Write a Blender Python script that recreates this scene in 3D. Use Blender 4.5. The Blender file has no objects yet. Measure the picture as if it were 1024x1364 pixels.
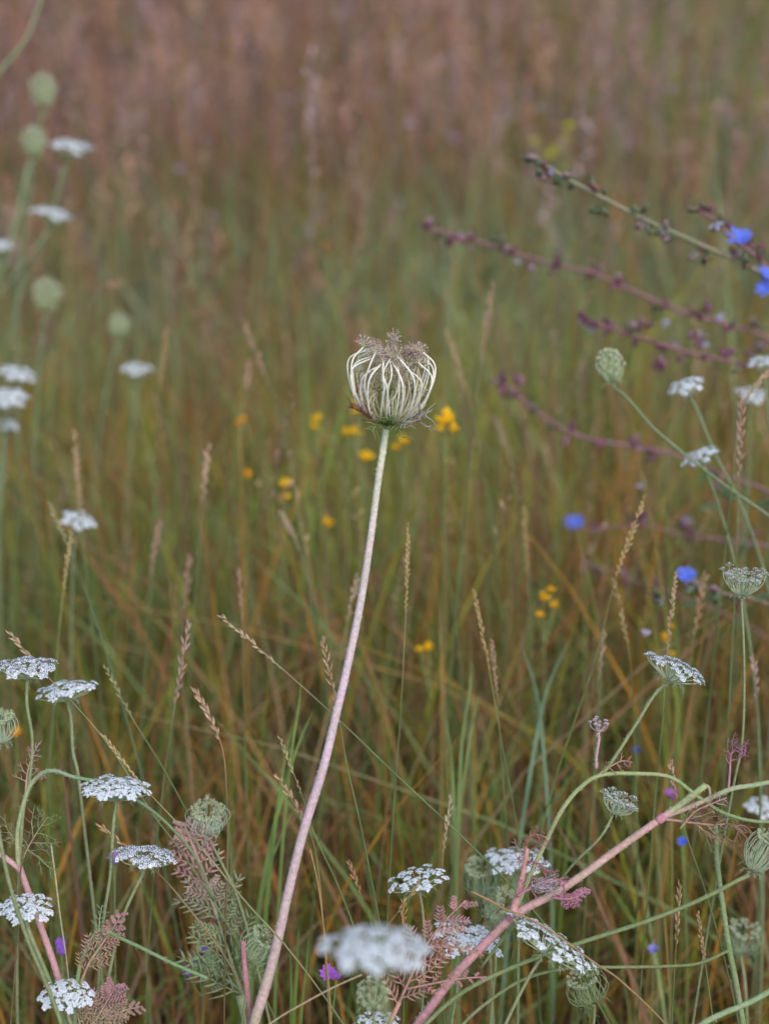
import bpy, math, random
import numpy as np
from mathutils import Vector, Matrix

random.seed(7)
rng = np.random.default_rng(7)
scene = bpy.context.scene
col = scene.collection

# ------------------------------------------------------------------ camera
H, PITCH = 1.0, math.radians(22)
FWD = Vector((0, math.cos(PITCH), -math.sin(PITCH)))
UP = Vector((0, math.sin(PITCH), math.cos(PITCH)))
RIGHT = Vector((1, 0, 0))
CAM = Vector((0, 0, H))
FOCUS = 0.95
cd = bpy.data.cameras.new('camera')
cam = bpy.data.objects.new('camera', cd)
col.objects.link(cam)
cam.location = CAM
cam.rotation_euler = (math.pi / 2 - PITCH, 0, 0)
cd.sensor_fit = 'VERTICAL'
cd.sensor_height = 32.0
cd.lens = 50.0
cd.clip_start = 0.02
cd.clip_end = 2000
cd.dof.use_dof = True
cd.dof.focus_distance = FOCUS
cd.dof.aperture_fstop = 3.6
cd.dof.aperture_blades = 9
scene.camera = cam

# ------------------------------------------------------------------ sky, sun, exposure (overcast)
SUN_EL, SUN_AZ = math.radians(46), math.radians(155)
w = bpy.data.worlds.new('World')
scene.world = w
w.use_nodes = True
nt = w.node_tree
bg = nt.nodes['Background']
sky = nt.nodes.new('ShaderNodeTexSky')
sky.sky_type = 'NISHITA'
sky.sun_disc = False
sky.sun_elevation = SUN_EL
sky.sun_rotation = SUN_AZ
sky.air_density = 1.0
sky.dust_density = 1.5
sky.ozone_density = 1.0
nt.links.new(sky.outputs[0], bg.inputs[0])
bg.inputs[1].default_value = 0.13
sd = bpy.data.lights.new('sun', 'SUN')
sd.energy = 1.3
sd.angle = math.radians(40)
sd.color = (1.0, 0.96, 0.93)
sun = bpy.data.objects.new('sun', sd)
col.objects.link(sun)
sdir = Vector((math.sin(SUN_AZ) * math.cos(SUN_EL), math.cos(SUN_AZ) * math.cos(SUN_EL), math.sin(SUN_EL)))
sun.rotation_euler = sdir.to_track_quat('Z', 'Y').to_euler()
scene.view_settings.view_transform = 'Standard'
scene.view_settings.look = 'None'
scene.view_settings.exposure = 0.6
scene.view_settings.gamma = 1.0
scene.cycles.max_bounces = 8
scene.cycles.use_denoising = True

# ------------------------------------------------------------------ helpers
K = 24.0 / 1024 / 50.0          # metres per photo pixel at one metre


def P(px, py, D):
    return CAM + FWD * D + RIGHT * ((px - 512) * K * D) + UP * ((682 - py) * K * D)


def px(n, D=FOCUS):
    return n * K * D


def U(a, b):
    return random.uniform(a, b)


def rv(s=1.0):
    return Vector((random.gauss(0, s), random.gauss(0, s), random.gauss(0, s)))


def jit(c, a=0.1):
    k = 1 + U(-a, a)
    return tuple(max(0.0, min(0.95, x * k * (1 + U(-a, a) * 0.5))) for x in c[:3])


def lerp(a, b, t):
    return tuple(x + (y - x) * t for x, y in zip(a, b))


def smooth(pts, per=6):
    """Catmull-Rom through the points"""
    p = [pts[0] * 2 - pts[1]] + list(pts) + [pts[-1] * 2 - pts[-2]]
    out = []
    for i in range(1, len(p) - 2):
        a, b, c, d = p[i - 1], p[i], p[i + 1], p[i + 2]
        for k in range(per):
            t = k / per
            out.append(0.5 * (2 * b + (c - a) * t + (2 * a - 5 * b + 4 * c - d) * t * t + (3 * b - a - 3 * c + d) * t ** 3))
    out.append(Vector(p[-2]))
    return out


def drop(pts, step=0.045, bend=0.3):
    """carry a stem on down to the ground"""
    pts = [Vector(q) for q in pts]
    d = (pts[-1] - pts[-2]).normalized()
    n = 0
    while pts[-1].z > -0.01 and n < 80:
        d = (d + Vector((0, 0, -1)) * bend + Vector((0, 1, 0)) * 0.03).normalized()
        pts.append(pts[-1] + d * step)
        n += 1
    return pts


def frame(z):
    z = z.normalized()
    a = Vector((1, 0, 0)) if abs(z.x) < 0.8 else Vector((0, 1, 0))
    x = (a - z * a.dot(z)).normalized()
    return x, z.cross(x), z


class MB:
    def __init__(s):
        s.v, s.f, s.c = [], [], []

    def tube(s, path, r, c, n=6, cap=True, ribs=0.0):
        """r and c: a value, or a function of 0..1"""
        m = len(path)
        rf = r if callable(r) else (lambda t: r)
        cf = c if callable(c) else (lambda t: c)
        prev = None
        rings = []
        for i, q in enumerate(path):
            t = i / (m - 1)
            d = path[min(i + 1, m - 1)] - path[max(i - 1, 0)]
            if d.length < 1e-9:
                d = Vector((0, 0, 1))
            d.normalize()
            if prev is None:
                x, y, _ = frame(d)
            else:
                x = prev - d * prev.dot(d)
                if x.length < 1e-6:
                    x = frame(d)[0]
                x.normalize()
                y = d.cross(x)
            prev = x
            b = len(s.v)
            rr, cc = rf(t), cf(t)
            for k in range(n):
                a = 2 * math.pi * k / n
                s.v.append(q + (x * math.cos(a) + y * math.sin(a)) * rr * (1 + ribs * (1 if k % 2 else -1)))
                s.c.append(tuple(v_ * (1 + 1.2 * ribs * (1 if k % 2 else -1)) for v_ in cc) if ribs else cc)
            rings.append(b)
        for a, b in zip(rings[:-1], rings[1:]):
            for k in range(n):
                k2 = (k + 1) % n
                s.f.append((a + k, a + k2, b + k2, b + k))
        if cap:
            s.f.append(tuple(rings[-1] + k for k in range(n)))
            s.f.append(tuple(rings[0] + n - 1 - k for k in range(n)))
        return s

    def petal(s, p, d, nrm, L, W, c, lift=0.0, c2=None):
        d = d.normalized()
        side = d.cross(nrm)
        if side.length < 1e-6:
            side = frame(d)[0]
        side.normalize()
        up = side.cross(d)
        b = len(s.v)
        s.v += [p, p + d * L * 0.6 + side * W * 0.5 + up * lift * L * 0.4, p + d * L + up * lift * L, p + d * L * 0.6 - side * W * 0.5 + up * lift * L * 0.4]
        s.c += [c2 or c, c, c, c]
        s.f.append((b, b + 1, b + 2, b + 3))

    def seed(s, p, d, L, W, c, n=4, c2=None):
        """a pointed ellipsoid"""
        x, y, z = frame(d)
        b = len(s.v)
        s.v.append(p)
        s.c.append(c2 or c)
        for h, w_ in ((0.28, 0.85), (0.65, 0.9)):
            for k in range(n):
                a = 2 * math.pi * k / n
                s.v.append(p + z * L * h + (x * math.cos(a) + y * math.sin(a)) * W * 0.5 * w_)
                s.c.append(c)
        s.v.append(p + z * L)
        s.c.append(c)
        t = b + 1 + 2 * n
        for k in range(n):
            k2 = (k + 1) % n
            s.f.append((b, b + 1 + k2, b + 1 + k))
            s.f.append((b + 1 + k, b + 1 + k2, b + 1 + n + k2, b + 1 + n + k))
            s.f.append((b + 1 + n + k, b + 1 + n + k2, t))

    def hairs(s, path, rf, n, L, c):
        m = len(path) - 1
        for _ in range(n):
            t = U(0, m - 0.001)
            i = int(t)
            d = path[i + 1] - path[i]
            q = path[i] + d * (t - i)
            x, y, z = frame(d)
            a = U(0, 6.283)
            o = x * math.cos(a) + y * math.sin(a)
            r = rf(t / m) if callable(rf) else rf
            b = len(s.v)
            q = q + o * r * 0.95
            tip = q + (o + rv(0.35)) * L * U(0.6, 1.2)
            s.v += [q + z * 0.00009, q - z * 0.00009, tip]
            s.c += [c] * 3
            s.f.append((b, b + 1, b + 2))

    def mesh(s, name, mat, off=None, flat=False):
        me = bpy.data.meshes.new(name)
        o = off or Vector((0, 0, 0))
        me.from_pydata([tuple(v - o) for v in s.v], [], s.f)
        at = me.attributes.new('col', 'FLOAT_COLOR', 'POINT')
        at.data.foreach_set('color', np.array([(c[0], c[1], c[2], 1.0) for c in s.c], dtype=np.float32).ravel())
        if not flat:
            me.polygons.foreach_set('use_smooth', np.ones(len(me.polygons), dtype=bool))
        me.materials.append(mat)
        return me

    def obj(s, name, mat, parent=None, off=None, flat=False):
        o = bpy.data.objects.new(name, s.mesh(name, mat, off, flat))
        col.objects.link(o)
        if parent:
            o.parent = parent
        return o


def thing(name, label, cat, loc, group=None):
    o = bpy.data.objects.new(name, None)
    o.empty_display_size = 0.02
    o.location = loc
    col.objects.link(o)
    o['label'] = label
    o['category'] = cat
    if group:
        o['group'] = group
    return o


def material(name, rough=0.6, trans=0.25, spec=0.25, nscale=300, namt=0.25, bump=0.0, stretch=None, tint=None):
    m = bpy.data.materials.new(name)
    m.use_nodes = True
    t = m.node_tree
    t.nodes.clear()
    out = t.nodes.new('ShaderNodeOutputMaterial')
    bs = t.nodes.new('ShaderNodeBsdfPrincipled')
    bs.inputs['Roughness'].default_value = rough
    bs.inputs['Specular IOR Level'].default_value = spec
    at = t.nodes.new('ShaderNodeAttribute')
    at.attribute_name = 'col'
    tc = t.nodes.new('ShaderNodeTexCoord')
    mp = t.nodes.new('ShaderNodeMapping')
    if stretch:
        mp.inputs['Scale'].default_value = stretch
    nz = t.nodes.new('ShaderNodeTexNoise')
    nz.inputs['Scale'].default_value = nscale
    nz.inputs['Detail'].default_value = 3
    t.links.new(tc.outputs['Object'], mp.inputs['Vector'])
    t.links.new(mp.outputs[0], nz.inputs['Vector'])
    mr = t.nodes.new('ShaderNodeMapRange')
    mr.inputs['From Min'].default_value = 0.3
    mr.inputs['From Max'].default_value = 0.7
    mr.inputs['To Min'].default_value = 1 - namt
    mr.inputs['To Max'].default_value = 1 + namt
    t.links.new(nz.outputs['Fac'], mr.inputs['Value'])
    mx = t.nodes.new('ShaderNodeVectorMath')
    mx.operation = 'SCALE'
    t.links.new(at.outputs['Color'], mx.inputs[0])
    t.links.new(mr.outputs[0], mx.inputs['Scale'])
    t.links.new(mx.outputs[0], bs.inputs['Base Color'])
    if bump:
        bp = t.nodes.new('ShaderNodeBump')
        bp.inputs['Strength'].default_value = bump
        bp.inputs['Distance'].default_value = 0.0006
        t.links.new(nz.outputs['Fac'], bp.inputs['Height'])
        t.links.new(bp.outputs[0], bs.inputs['Normal'])
    if trans > 0:
        tr = t.nodes.new('ShaderNodeBsdfTranslucent')
        t.links.new(mx.outputs[0], tr.inputs['Color'])
        mix = t.nodes.new('ShaderNodeMixShader')
        mix.inputs[0].default_value = trans
        t.links.new(bs.outputs[0], mix.inputs[1])
        t.links.new(tr.outputs[0], mix.inputs[2])
        t.links.new(mix.outputs[0], out.inputs[0])
    else:
        t.links.new(bs.outputs[0], out.inputs[0])
    return m


M_STEM = material('plant_stem', 0.7, 0.0, 0.15, 420, 0.18, 0.5)
_t = M_STEM.node_tree
_bs = [q for q in _t.nodes if q.type == 'BSDF_PRINCIPLED'][0]
_src = _bs.inputs['Base Color'].links[0].from_socket
_tc = [q for q in _t.nodes if q.type == 'TEX_COORD'][0]
_nz = _t.nodes.new('ShaderNodeTexNoise')
_nz.inputs['Scale'].default_value = 55
_nz.inputs['Detail'].default_value = 4
_t.links.new(_tc.outputs['Object'], _nz.inputs['Vector'])
_cr = _t.nodes.new('ShaderNodeValToRGB')
_cr.color_ramp.elements[0].position = 0.34
_cr.color_ramp.elements[0].color = (0.86, 0.94, 0.80, 1)
_cr.color_ramp.elements[1].position = 0.66
_cr.color_ramp.elements[1].color = (1.06, 0.98, 1.0, 1)
_t.links.new(_nz.outputs['Fac'], _cr.inputs[0])
_mm = _t.nodes.new('ShaderNodeVectorMath')
_mm.operation = 'MULTIPLY'
_t.links.new(_src, _mm.inputs[0])
_t.links.new(_cr.outputs[0], _mm.inputs[1])
_t.links.new(_mm.outputs[0], _bs.inputs['Base Color'])
M_RAY = material('dry_ray', 0.65, 0.0, 0.15, 500, 0.12, 0.3)
M_PETAL = material('white_petal', 0.6, 0.25, 0.15, 600, 0.08)
M_LEAF = material('leaf', 0.6, 0.25, 0.2, 400, 0.2)
M_HUSK = material('dry_husk', 0.7, 0.15, 0.2, 700, 0.25)
M_GRASS = material('grass', 0.55, 0.4, 0.25, 60, 0.3, stretch=(1, 1, 0.15))
M_BRIGHT = material('coloured_petal', 0.55, 0.3, 0.15, 500, 0.12)

# colours (linear reflectance)
WHITE = (0.80, 0.84, 0.87)
GREEN_STEM = (0.20, 0.225, 0.105)
BLUE_GREEN = (0.24, 0.275, 0.15)
PALE_GREEN = (0.45, 0.53, 0.33)
PINK = (0.58, 0.30, 0.31)
PALE_PINK = (0.60, 0.42, 0.40)
CREAM = (0.72, 0.70, 0.55)
TAN = (0.52, 0.35, 0.20)
STRAW = (0.50, 0.38, 0.22)
G_STALK = (0.19, 0.25, 0.09)

# ------------------------------------------------------------------ ground
gm = bpy.data.materials.new('earth_and_litter')
gm.use_nodes = True
t = gm.node_tree
bs = t.nodes['Principled BSDF']
bs.inputs['Roughness'].default_value = 0.95
tc = t.nodes.new('ShaderNodeTexCoord')
n1 = t.nodes.new('ShaderNodeTexNoise')
n1.inputs['Scale'].default_value = 35
n1.inputs['Detail'].default_value = 6
cr = t.nodes.new('ShaderNodeValToRGB')
cr.color_ramp.elements[0].position = 0.3
cr.color_ramp.elements[0].color = (0.035, 0.025, 0.016, 1)
cr.color_ramp.elements[1].position = 0.75
cr.color_ramp.elements[1].color = (0.15, 0.105, 0.065, 1)
t.links.new(tc.outputs['Object'], n1.inputs['Vector'])
t.links.new(n1.outputs['Fac'], cr.inputs[0])
t.links.new(cr.outputs[0], bs.inputs['Base Color'])
bp = t.nodes.new('ShaderNodeBump')
bp.inputs['Strength'].default_value = 0.7
bp.inputs['Distance'].default_value = 0.02
t.links.new(n1.outputs['Fac'], bp.inputs['Height'])
t.links.new(bp.outputs[0], bs.inputs['Normal'])
gv, gf = [], []
xs = [-900, -200, -60, -20, -8, -4, -2, -1, 0, 1, 2, 4, 8, 20, 60, 200, 900]
ys = [-900, -60, -8, -2, 0, 1, 2, 3, 4, 6, 8, 11, 15, 20, 40, 120, 400, 1500]
for y in ys:
    for x in xs:
        gv.append((x, y, 0.0 if abs(x) > 15 or y > 18 or y < -1 else 0.008 * math.sin(3 * x + 1.7 * y)))
nx = len(xs)
for j in range(len(ys) - 1):
    for i in range(nx - 1):
        gf.append((j * nx + i, j * nx + i + 1, (j + 1) * nx + i + 1, (j + 1) * nx + i))
gme = bpy.data.meshes.new('ground')
gme.from_pydata(gv, [], gf)
gme.materials.append(gm)
ground = bpy.data.objects.new('ground', gme)
col.objects.link(ground)
ground['kind'] = 'structure'
ground['label'] = 'brown earth and plant litter under the meadow'


# ------------------------------------------------------------------ the grass sward (uncountable)
def mesh_np(name, V, F, C, mat):
    me = bpy.data.meshes.new(name)
    me.vertices.add(len(V))
    me.vertices.foreach_set('co', V.astype(np.float32).ravel())
    me.loops.add(F.size)
    me.loops.foreach_set('vertex_index', F.astype(np.int32).ravel())
    me.polygons.add(len(F))
    me.polygons.foreach_set('loop_start', np.arange(0, F.size, F.shape[1], dtype=np.int32))
    me.update(calc_edges=True)
    at = me.attributes.new('col', 'FLOAT_COLOR', 'POINT')
    C4 = np.concatenate([C, np.ones((len(C), 1))], 1)
    at.data.foreach_set('color', C4.astype(np.float32).ravel())
    me.materials.append(mat)
    return me


def stuff(name, label, me):
    o = bpy.data.objects.new(name, me)
    col.objects.link(o)
    o['kind'] = 'stuff'
    o['label'] = label
    o['category'] = 'grass'
    return o


def patch(x, y, s, ph):
    """slow patchiness over the field, 0..1"""
    return 0.5 + 0.25 * (np.sin(x * s + ph + 1.3 * np.sin(y * s * 0.7 + ph)) + np.sin(y * s * 1.3 + 2 * ph + np.sin(x * s * 0.9)))


def cam_depth(V):
    return (V[..., 1]) * FWD.y + (V[..., 2] - H) * FWD.z


def scatter(n, y0, y1, margin=0.55, slope=0.34):
    y = np.sqrt(rng.uniform(y0 * y0, y1 * y1, n))
    x = rng.uniform(-1, 1, n) * (y * slope + margin)
    return x, y


GREENS = np.array([(0.17, 0.265, 0.045), (0.24, 0.35, 0.07), (0.30, 0.38, 0.15), (0.40, 0.40, 0.05), (0.22, 0.31, 0.11)])
BROWNS = np.array([(0.50, 0.25, 0.05), (0.42, 0.17, 0.07), (0.42, 0.23, 0.15), (0.52, 0.36, 0.20), (0.35, 0.16, 0.10), (0.46, 0.28, 0.10), (0.52, 0.27, 0.05)])


PALE = np.array([(0.28, 0.38, 0.15), (0.33, 0.42, 0.21), (0.38, 0.45, 0.28), (0.42, 0.42, 0.11), (0.29, 0.39, 0.22)])
SAGE = np.array([(0.27, 0.38, 0.06), (0.36, 0.46, 0.10), (0.38, 0.46, 0.20), (0.50, 0.48, 0.06), (0.30, 0.40, 0.13)])


def blades(x, y, h, wd, lean, brown, rows=5, greens=GREENS):
    n = len(x)
    az = rng.uniform(0, 2 * np.pi, n)
    wa = rng.uniform(0, np.pi, n)
    pw = rng.uniform(1.3, 2.6, n)
    tt = np.linspace(0, 1, rows + 1)
    V = np.zeros((n, rows + 1, 2, 3))
    pro = np.array([0.75, 1.0, 0.95, 0.75, 0.45, 0.05]) if rows == 5 else np.linspace(1, 0.05, rows + 1)
    twist = rng.uniform(-0.9, 0.9, n)
    for i, a in enumerate(tt):
        off = (h * lean) * a ** pw
        zz = h * a * (1 - 0.35 * np.minimum(lean, 1.5) * a)
        ang = wa + twist * a
        for sgn, k in ((-0.5, 0), (0.5, 1)):
            V[:, i, k, 0] = x + off * np.cos(az) + sgn * wd * pro[i] * np.cos(ang)
            V[:, i, k, 1] = y + off * np.sin(az) + sgn * wd * pro[i] * np.sin(ang)
            V[:, i, k, 2] = zz
    gi = greens[rng.integers(0, len(greens), n)]
    bi = BROWNS[rng.integers(0, len(BROWNS), n)]
    isb = (rng.uniform(0, 1, n) < brown)[:, None]
    base = np.where(isb, bi, gi) * rng.uniform(0.6, 1.25, (n, 1))
    tipdry = (rng.uniform(0, 1, n) < 0.35)[:, None]
    tip = np.where(isb, base * 1.1, np.where(tipdry, bi * 1.1, base * 1.1))
    low = np.where((rng.uniform(0, 1, n) < 0.4)[:, None], bi * 0.85, base)
    C = np.zeros((n, rows + 1, 2, 3))
    for i, a in enumerate(tt):
        c = low + (base - low) * min(1, a / 0.35)
        c = c + (tip - c) * max(0, (a - 0.55) / 0.45)
        C[:, i, 0] = c
        C[:, i, 1] = c
    return V, C


def keep_behind(V, lo, hi):
    n = len(V)
    d = cam_depth(V).reshape(n, -1).min(1)
    return d > rng.uniform(lo, hi, n)


def quads(n, rows):
    b = (np.arange(n) * (rows + 1) * 2)[:, None]
    f = []
    for i in range(rows):
        f.append(np.stack([b[:, 0] + 2 * i, b[:, 0] + 2 * i + 1, b[:, 0] + 2 * i + 3, b[:, 0] + 2 * i + 2], 1))
    return np.stack(f, 1).reshape(-1, 4)


def sward(name, label, n, y0, y1, hm, hs, wm, ws, lean, brownf, lo=None, hi=None, greens=GREENS, clump=False, tone=1.0):
    x, y = scatter(n, y0, y1)
    if clump:                                    # tufts with gaps between them
        pk = np.clip(2.4 * (0.5 * patch(x, y, 23.0, 0.9) + 0.5 * patch(x, y, 47.0, 2.2)) - 0.55, 0.10, 1)
        k = rng.uniform(0, 1, n) < pk
        x, y = x[k], y[k]
        n = len(x)
    h = np.clip(rng.normal(hm, hs, n), 0.06, 1.0) * (0.85 + 0.3 * patch(x, y, 3.1, 0.6))
    wd = np.clip(rng.normal(wm, ws, n), 0.0008, 0.02)
    ln = np.where(rng.uniform(0, 1, n) < 0.26, rng.uniform(0.4, 1.4, n), np.abs(rng.normal(lean, lean * 0.7, n)))
    V, C = blades(x, y, h, wd, ln, brownf(x, y), greens=greens)
    if lo:
        k = keep_behind(V, lo, hi)
        V, C = V[k], C[k]
    n = len(V)
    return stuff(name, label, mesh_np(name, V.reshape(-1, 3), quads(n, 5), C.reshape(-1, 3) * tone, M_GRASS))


def patch2(x, y, ph):
    return (patch(x, y, 2.6, ph) + patch(x, y, 7.0, ph + 1.1) + 0.8 * patch(x, y, 15.0, ph + 2.3)) / 2.8


def mix_brown(mid, amp, ph):
    return lambda x, y: np.clip(mid + amp * (patch2(x, y, ph) - 0.5), 0.04, 0.95)


sward('near_grass', 'fine upright green and ochre grass filling the meadow behind the seed head', 21000, 0.62, 1.75, 0.29, 0.13, 0.0029, 0.0012, 0.26,
      mix_brown(0.34, 1.7, 1.0), 1.04, 1.25, clump=True)
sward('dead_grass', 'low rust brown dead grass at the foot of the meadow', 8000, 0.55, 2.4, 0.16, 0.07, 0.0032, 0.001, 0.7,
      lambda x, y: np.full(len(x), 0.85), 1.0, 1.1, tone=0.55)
sward('tangled_grass', 'tangled yellow green and rusty grass around the yellow flowers', 21000, 1.6, 2.7, 0.28, 0.12, 0.0036, 0.0013, 0.32,
      mix_brown(0.31, 2.0, 3.0), greens=SAGE, clump=True)
sward('middle_grass', 'blurred pale green meadow grass beyond the yellow flowers', 17000, 2.4, 4.6, 0.33, 0.12, 0.0050, 0.0016, 0.34,
      lambda x, y: np.clip(0.16 + 0.9 * (patch2(x, y, 2.0) - 0.5) + 0.16 * (y - 2.7), 0.03, 0.95), greens=PALE, clump=True)
sward('far_grass', 'reddish brown grass far across the meadow', 17000, 4.2, 13.0, 0.42, 0.09, 0.009, 0.003, 0.24,
      lambda x, y: np.clip(0.80 - 0.8 * np.clip((x - 0.04 * y) / 0.9, 0, 1) - 0.2 * patch(x, y, 1.3, 2.0), 0, 1))


def panicles(name, label, n, y0, y1, hm, hs, spk, plen, spread, ssize, cols, dens, lo=None, stemr=0.0008):
    x, y = scatter(n, y0, y1)
    k = rng.uniform(0, 1, n) < dens(x, y)
    x, y = x[k], y[k]
    n = len(x)
    h = rng.normal(hm, hs, n) * (0.88 + 0.24 * patch(x, y, 3.1, 0.6))
    az = rng.uniform(0, 2 * np.pi, n)
    ln = np.abs(rng.normal(0.12, 0.1, n))
    base = np.stack([x, y, np.zeros(n)], 1)
    ld = np.stack([np.cos(az), np.sin(az), np.zeros(n)], 1)

    def at(a):
        a = np.asarray(a)
        if a.ndim == 0:
            a = np.full(n, float(a))
        return base + ld * (h * ln * a ** 2)[:, None] + np.array([0, 0, 1.0]) * (h * a)[:, None]
    if lo:
        kk = cam_depth(at(1.0)) > rng.uniform(lo, lo + 0.2, n)
        x, y, h, az, ln, base, ld = x[kk], y[kk], h[kk], az[kk], ln[kk], base[kk], ld[kk]
        n = len(x)
    rows = 4
    V = np.zeros((n, rows + 1, 3, 3))
    C = np.zeros((n, rows + 1, 3, 3))
    cc = cols[rng.integers(0, len(cols), n)] * np.clip(rng.normal(0.95, 0.3, (n, 1)), 0.35, 1.35)
    cc = np.clip(cc * (0.7 + 0.6 * patch(x, y, 9.0, 0.3))[:, None], 0, 0.9)
    green = GREENS[rng.integers(0, len(GREENS), n)]
    for i in range(rows + 1):
        a = i / rows
        p = at(a)
        for j in range(3):
            th = 2 * np.pi * j / 3
            V[:, i, j] = p + stemr * (1 - 0.5 * a) * np.array([math.cos(th), math.sin(th), 0])
            C[:, i, j] = green * (1 - a) + cc * 0.8 * a
    V1, C1 = V.reshape(-1, 3), C.reshape(-1, 3)
    b = np.arange(n) * (rows + 1) * 3
    f = []
    for i in range(rows):
        for j in range(3):
            j2 = (j + 1) % 3
            f.append(np.stack([b + 3 * i + j, b + 3 * i + j2, b + 3 * i + 3 + j2, b + 3 * i + 3 + j], 1))
    F1 = np.stack(f, 1).reshape(-1, 4)
    # spikelets: little pointed leaves of husk along the top of the stalk
    S = np.zeros((n, spk, 4, 3))
    SC = np.zeros((n, spk, 4, 3))
    pl = plen * rng.uniform(0.6, 1.3, n)
    sp = spread * rng.uniform(0.4, 1.4, n)
    for q in range(spk):
        u = (q + 0.5) / spk
        a = 1 - (pl / h) * (1 - u)
        p = at(a)
        th = rng.uniform(0, 2 * np.pi, n)
        rad = np.stack([np.cos(th), np.sin(th), np.zeros(n)], 1)
        prof = math.sin(math.pi * (0.15 + 0.8 * (1 - u))) if spread > 0.004 else 0.6
        p0 = p + rad * (sp * prof * rng.uniform(0.1, 1, n))[:, None]
        d = np.array([0, 0, 1.0]) * 0.9 + rad * 0.45 + rng.normal(0, 0.2, (n, 3))
        d /= np.linalg.norm(d, axis=1, keepdims=True)
        sd_ = np.cross(d, rng.normal(0, 1, (n, 3)))
        sd_ /= np.linalg.norm(sd_, axis=1, keepdims=True) + 1e-9
        L = (ssize * rng.uniform(0.7, 1.3, n))[:, None]
        S[:, q, 0] = p0
        S[:, q, 1] = p0 + d * L * 0.5 + sd_ * L * 0.17
        S[:, q, 2] = p0 + d * L
        S[:, q, 3] = p0 + d * L * 0.5 - sd_ * L * 0.17
        SC[:, q] = (cc * rng.uniform(0.8, 1.25, (n, 1)))[:, None, :]
    V2 = S.reshape(-1, 3)
    F2 = np.arange(len(V2)).reshape(-1, 4) + len(V1)
    me = mesh_np(name, np.concatenate([V1, V2]), np.concatenate([F1, F2]), np.concatenate([C1, SC.reshape(-1, 3)]), M_GRASS)
    return stuff(name, label, me)


MAUVE = np.array([(0.46, 0.23, 0.15), (0.52, 0.28, 0.19), (0.42, 0.24, 0.21), (0.56, 0.35, 0.22), (0.38, 0.17, 0.11), (0.50, 0.35, 0.36)])
TANS = np.array([(0.50, 0.34, 0.20), (0.44, 0.28, 0.16), (0.42, 0.27, 0.20), (0.36, 0.25, 0.12)])
panicles('seeding_grass', 'slender tan seed heads of grass standing in the near meadow', 520, 1.2, 2.3, 0.47, 0.07, 22, 0.09, 0.0018, 0.007, TANS,
         lambda x, y: np.full(len(x), 0.8), 1.12)
panicles('brown_seeding_grass', 'pinkish brown feathery seed heads of the middle meadow', 3600, 2.0, 4.6, 0.53, 0.09, 24, 0.13, 0.012, 0.014, MAUVE,
         lambda x, y: np.clip((y - 2.0) / 1.4, 0.10, 1) * (0.35 + 0.65 * patch(x, y, 2.6, 4.0)))
panicles('far_seeding_grass', 'mauve brown haze of grass seed heads far across the meadow', 8500, 4.2, 13.0, 0.56, 0.10, 16, 0.17, 0.024, 0.026, MAUVE,
         lambda x, y: np.clip(1.0 - 0.8 * np.clip((x - 0.04 * y) / 0.9, 0, 1), 0, 1), stemr=0.0014)

# pale lilac flowers lost in the far grass
fx, fy = scatter(260, 2.6, 9.0, 0.4, 0.3)
m_ = MB()
for a_, b_ in zip(fx, fy):
    p_ = Vector((a_, b_, U(0.50, 0.66)))
    for k_ in range(7):
        m_.petal(p_, Vector((math.cos(k_ * 0.9), math.sin(k_ * 0.9), U(0.2, 0.9))), Vector((0, 0, 1)), U(0.008, 0.014), 0.009, jit((0.60, 0.52, 0.68), 0.15))
    m_.tube([p_, Vector((a_, b_, 0))], 0.0008, (0.25, 0.25, 0.1), 3)
lo_ = m_.obj('far_flowers', M_BRIGHT)
lo_['kind'] = 'stuff'
lo_['label'] = 'pale lilac flowers lost in the far brown grass'

# ------------------------------------------------------------------ umbellets: small clusters shared by all the wild carrots
GA = 2.399963


def dome(n, R, z0, fall):
    for i in range(n):
        f = (i + 0.5) / n
        r = R * math.sqrt(f)
        a = i * GA + U(-0.3, 0.3)
        yield f, Vector((r * math.cos(a), r * math.sin(a), z0 - fall * f + U(-0.0004, 0.0004)))


def floret(m, p, up, r, c, dot):
    up = (up + rv(0.18)).normalized()
    x, y, z = frame(up)
    a0 = U(0, 6)
    for k in range(5):
        a = a0 + k * 1.2566 + U(-0.15, 0.15)
        d = x * math.cos(a) + y * math.sin(a)
        m.petal(p, d, z, r * U(0.8, 1.15), r * U(0.8, 1.0), jit(c, 0.06), lift=U(0.1, 0.6))
    if dot:
        m.seed(p + z * 0.0001, z, 0.0011, 0.0009, (0.09, 0.05, 0.10), 4)


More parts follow.
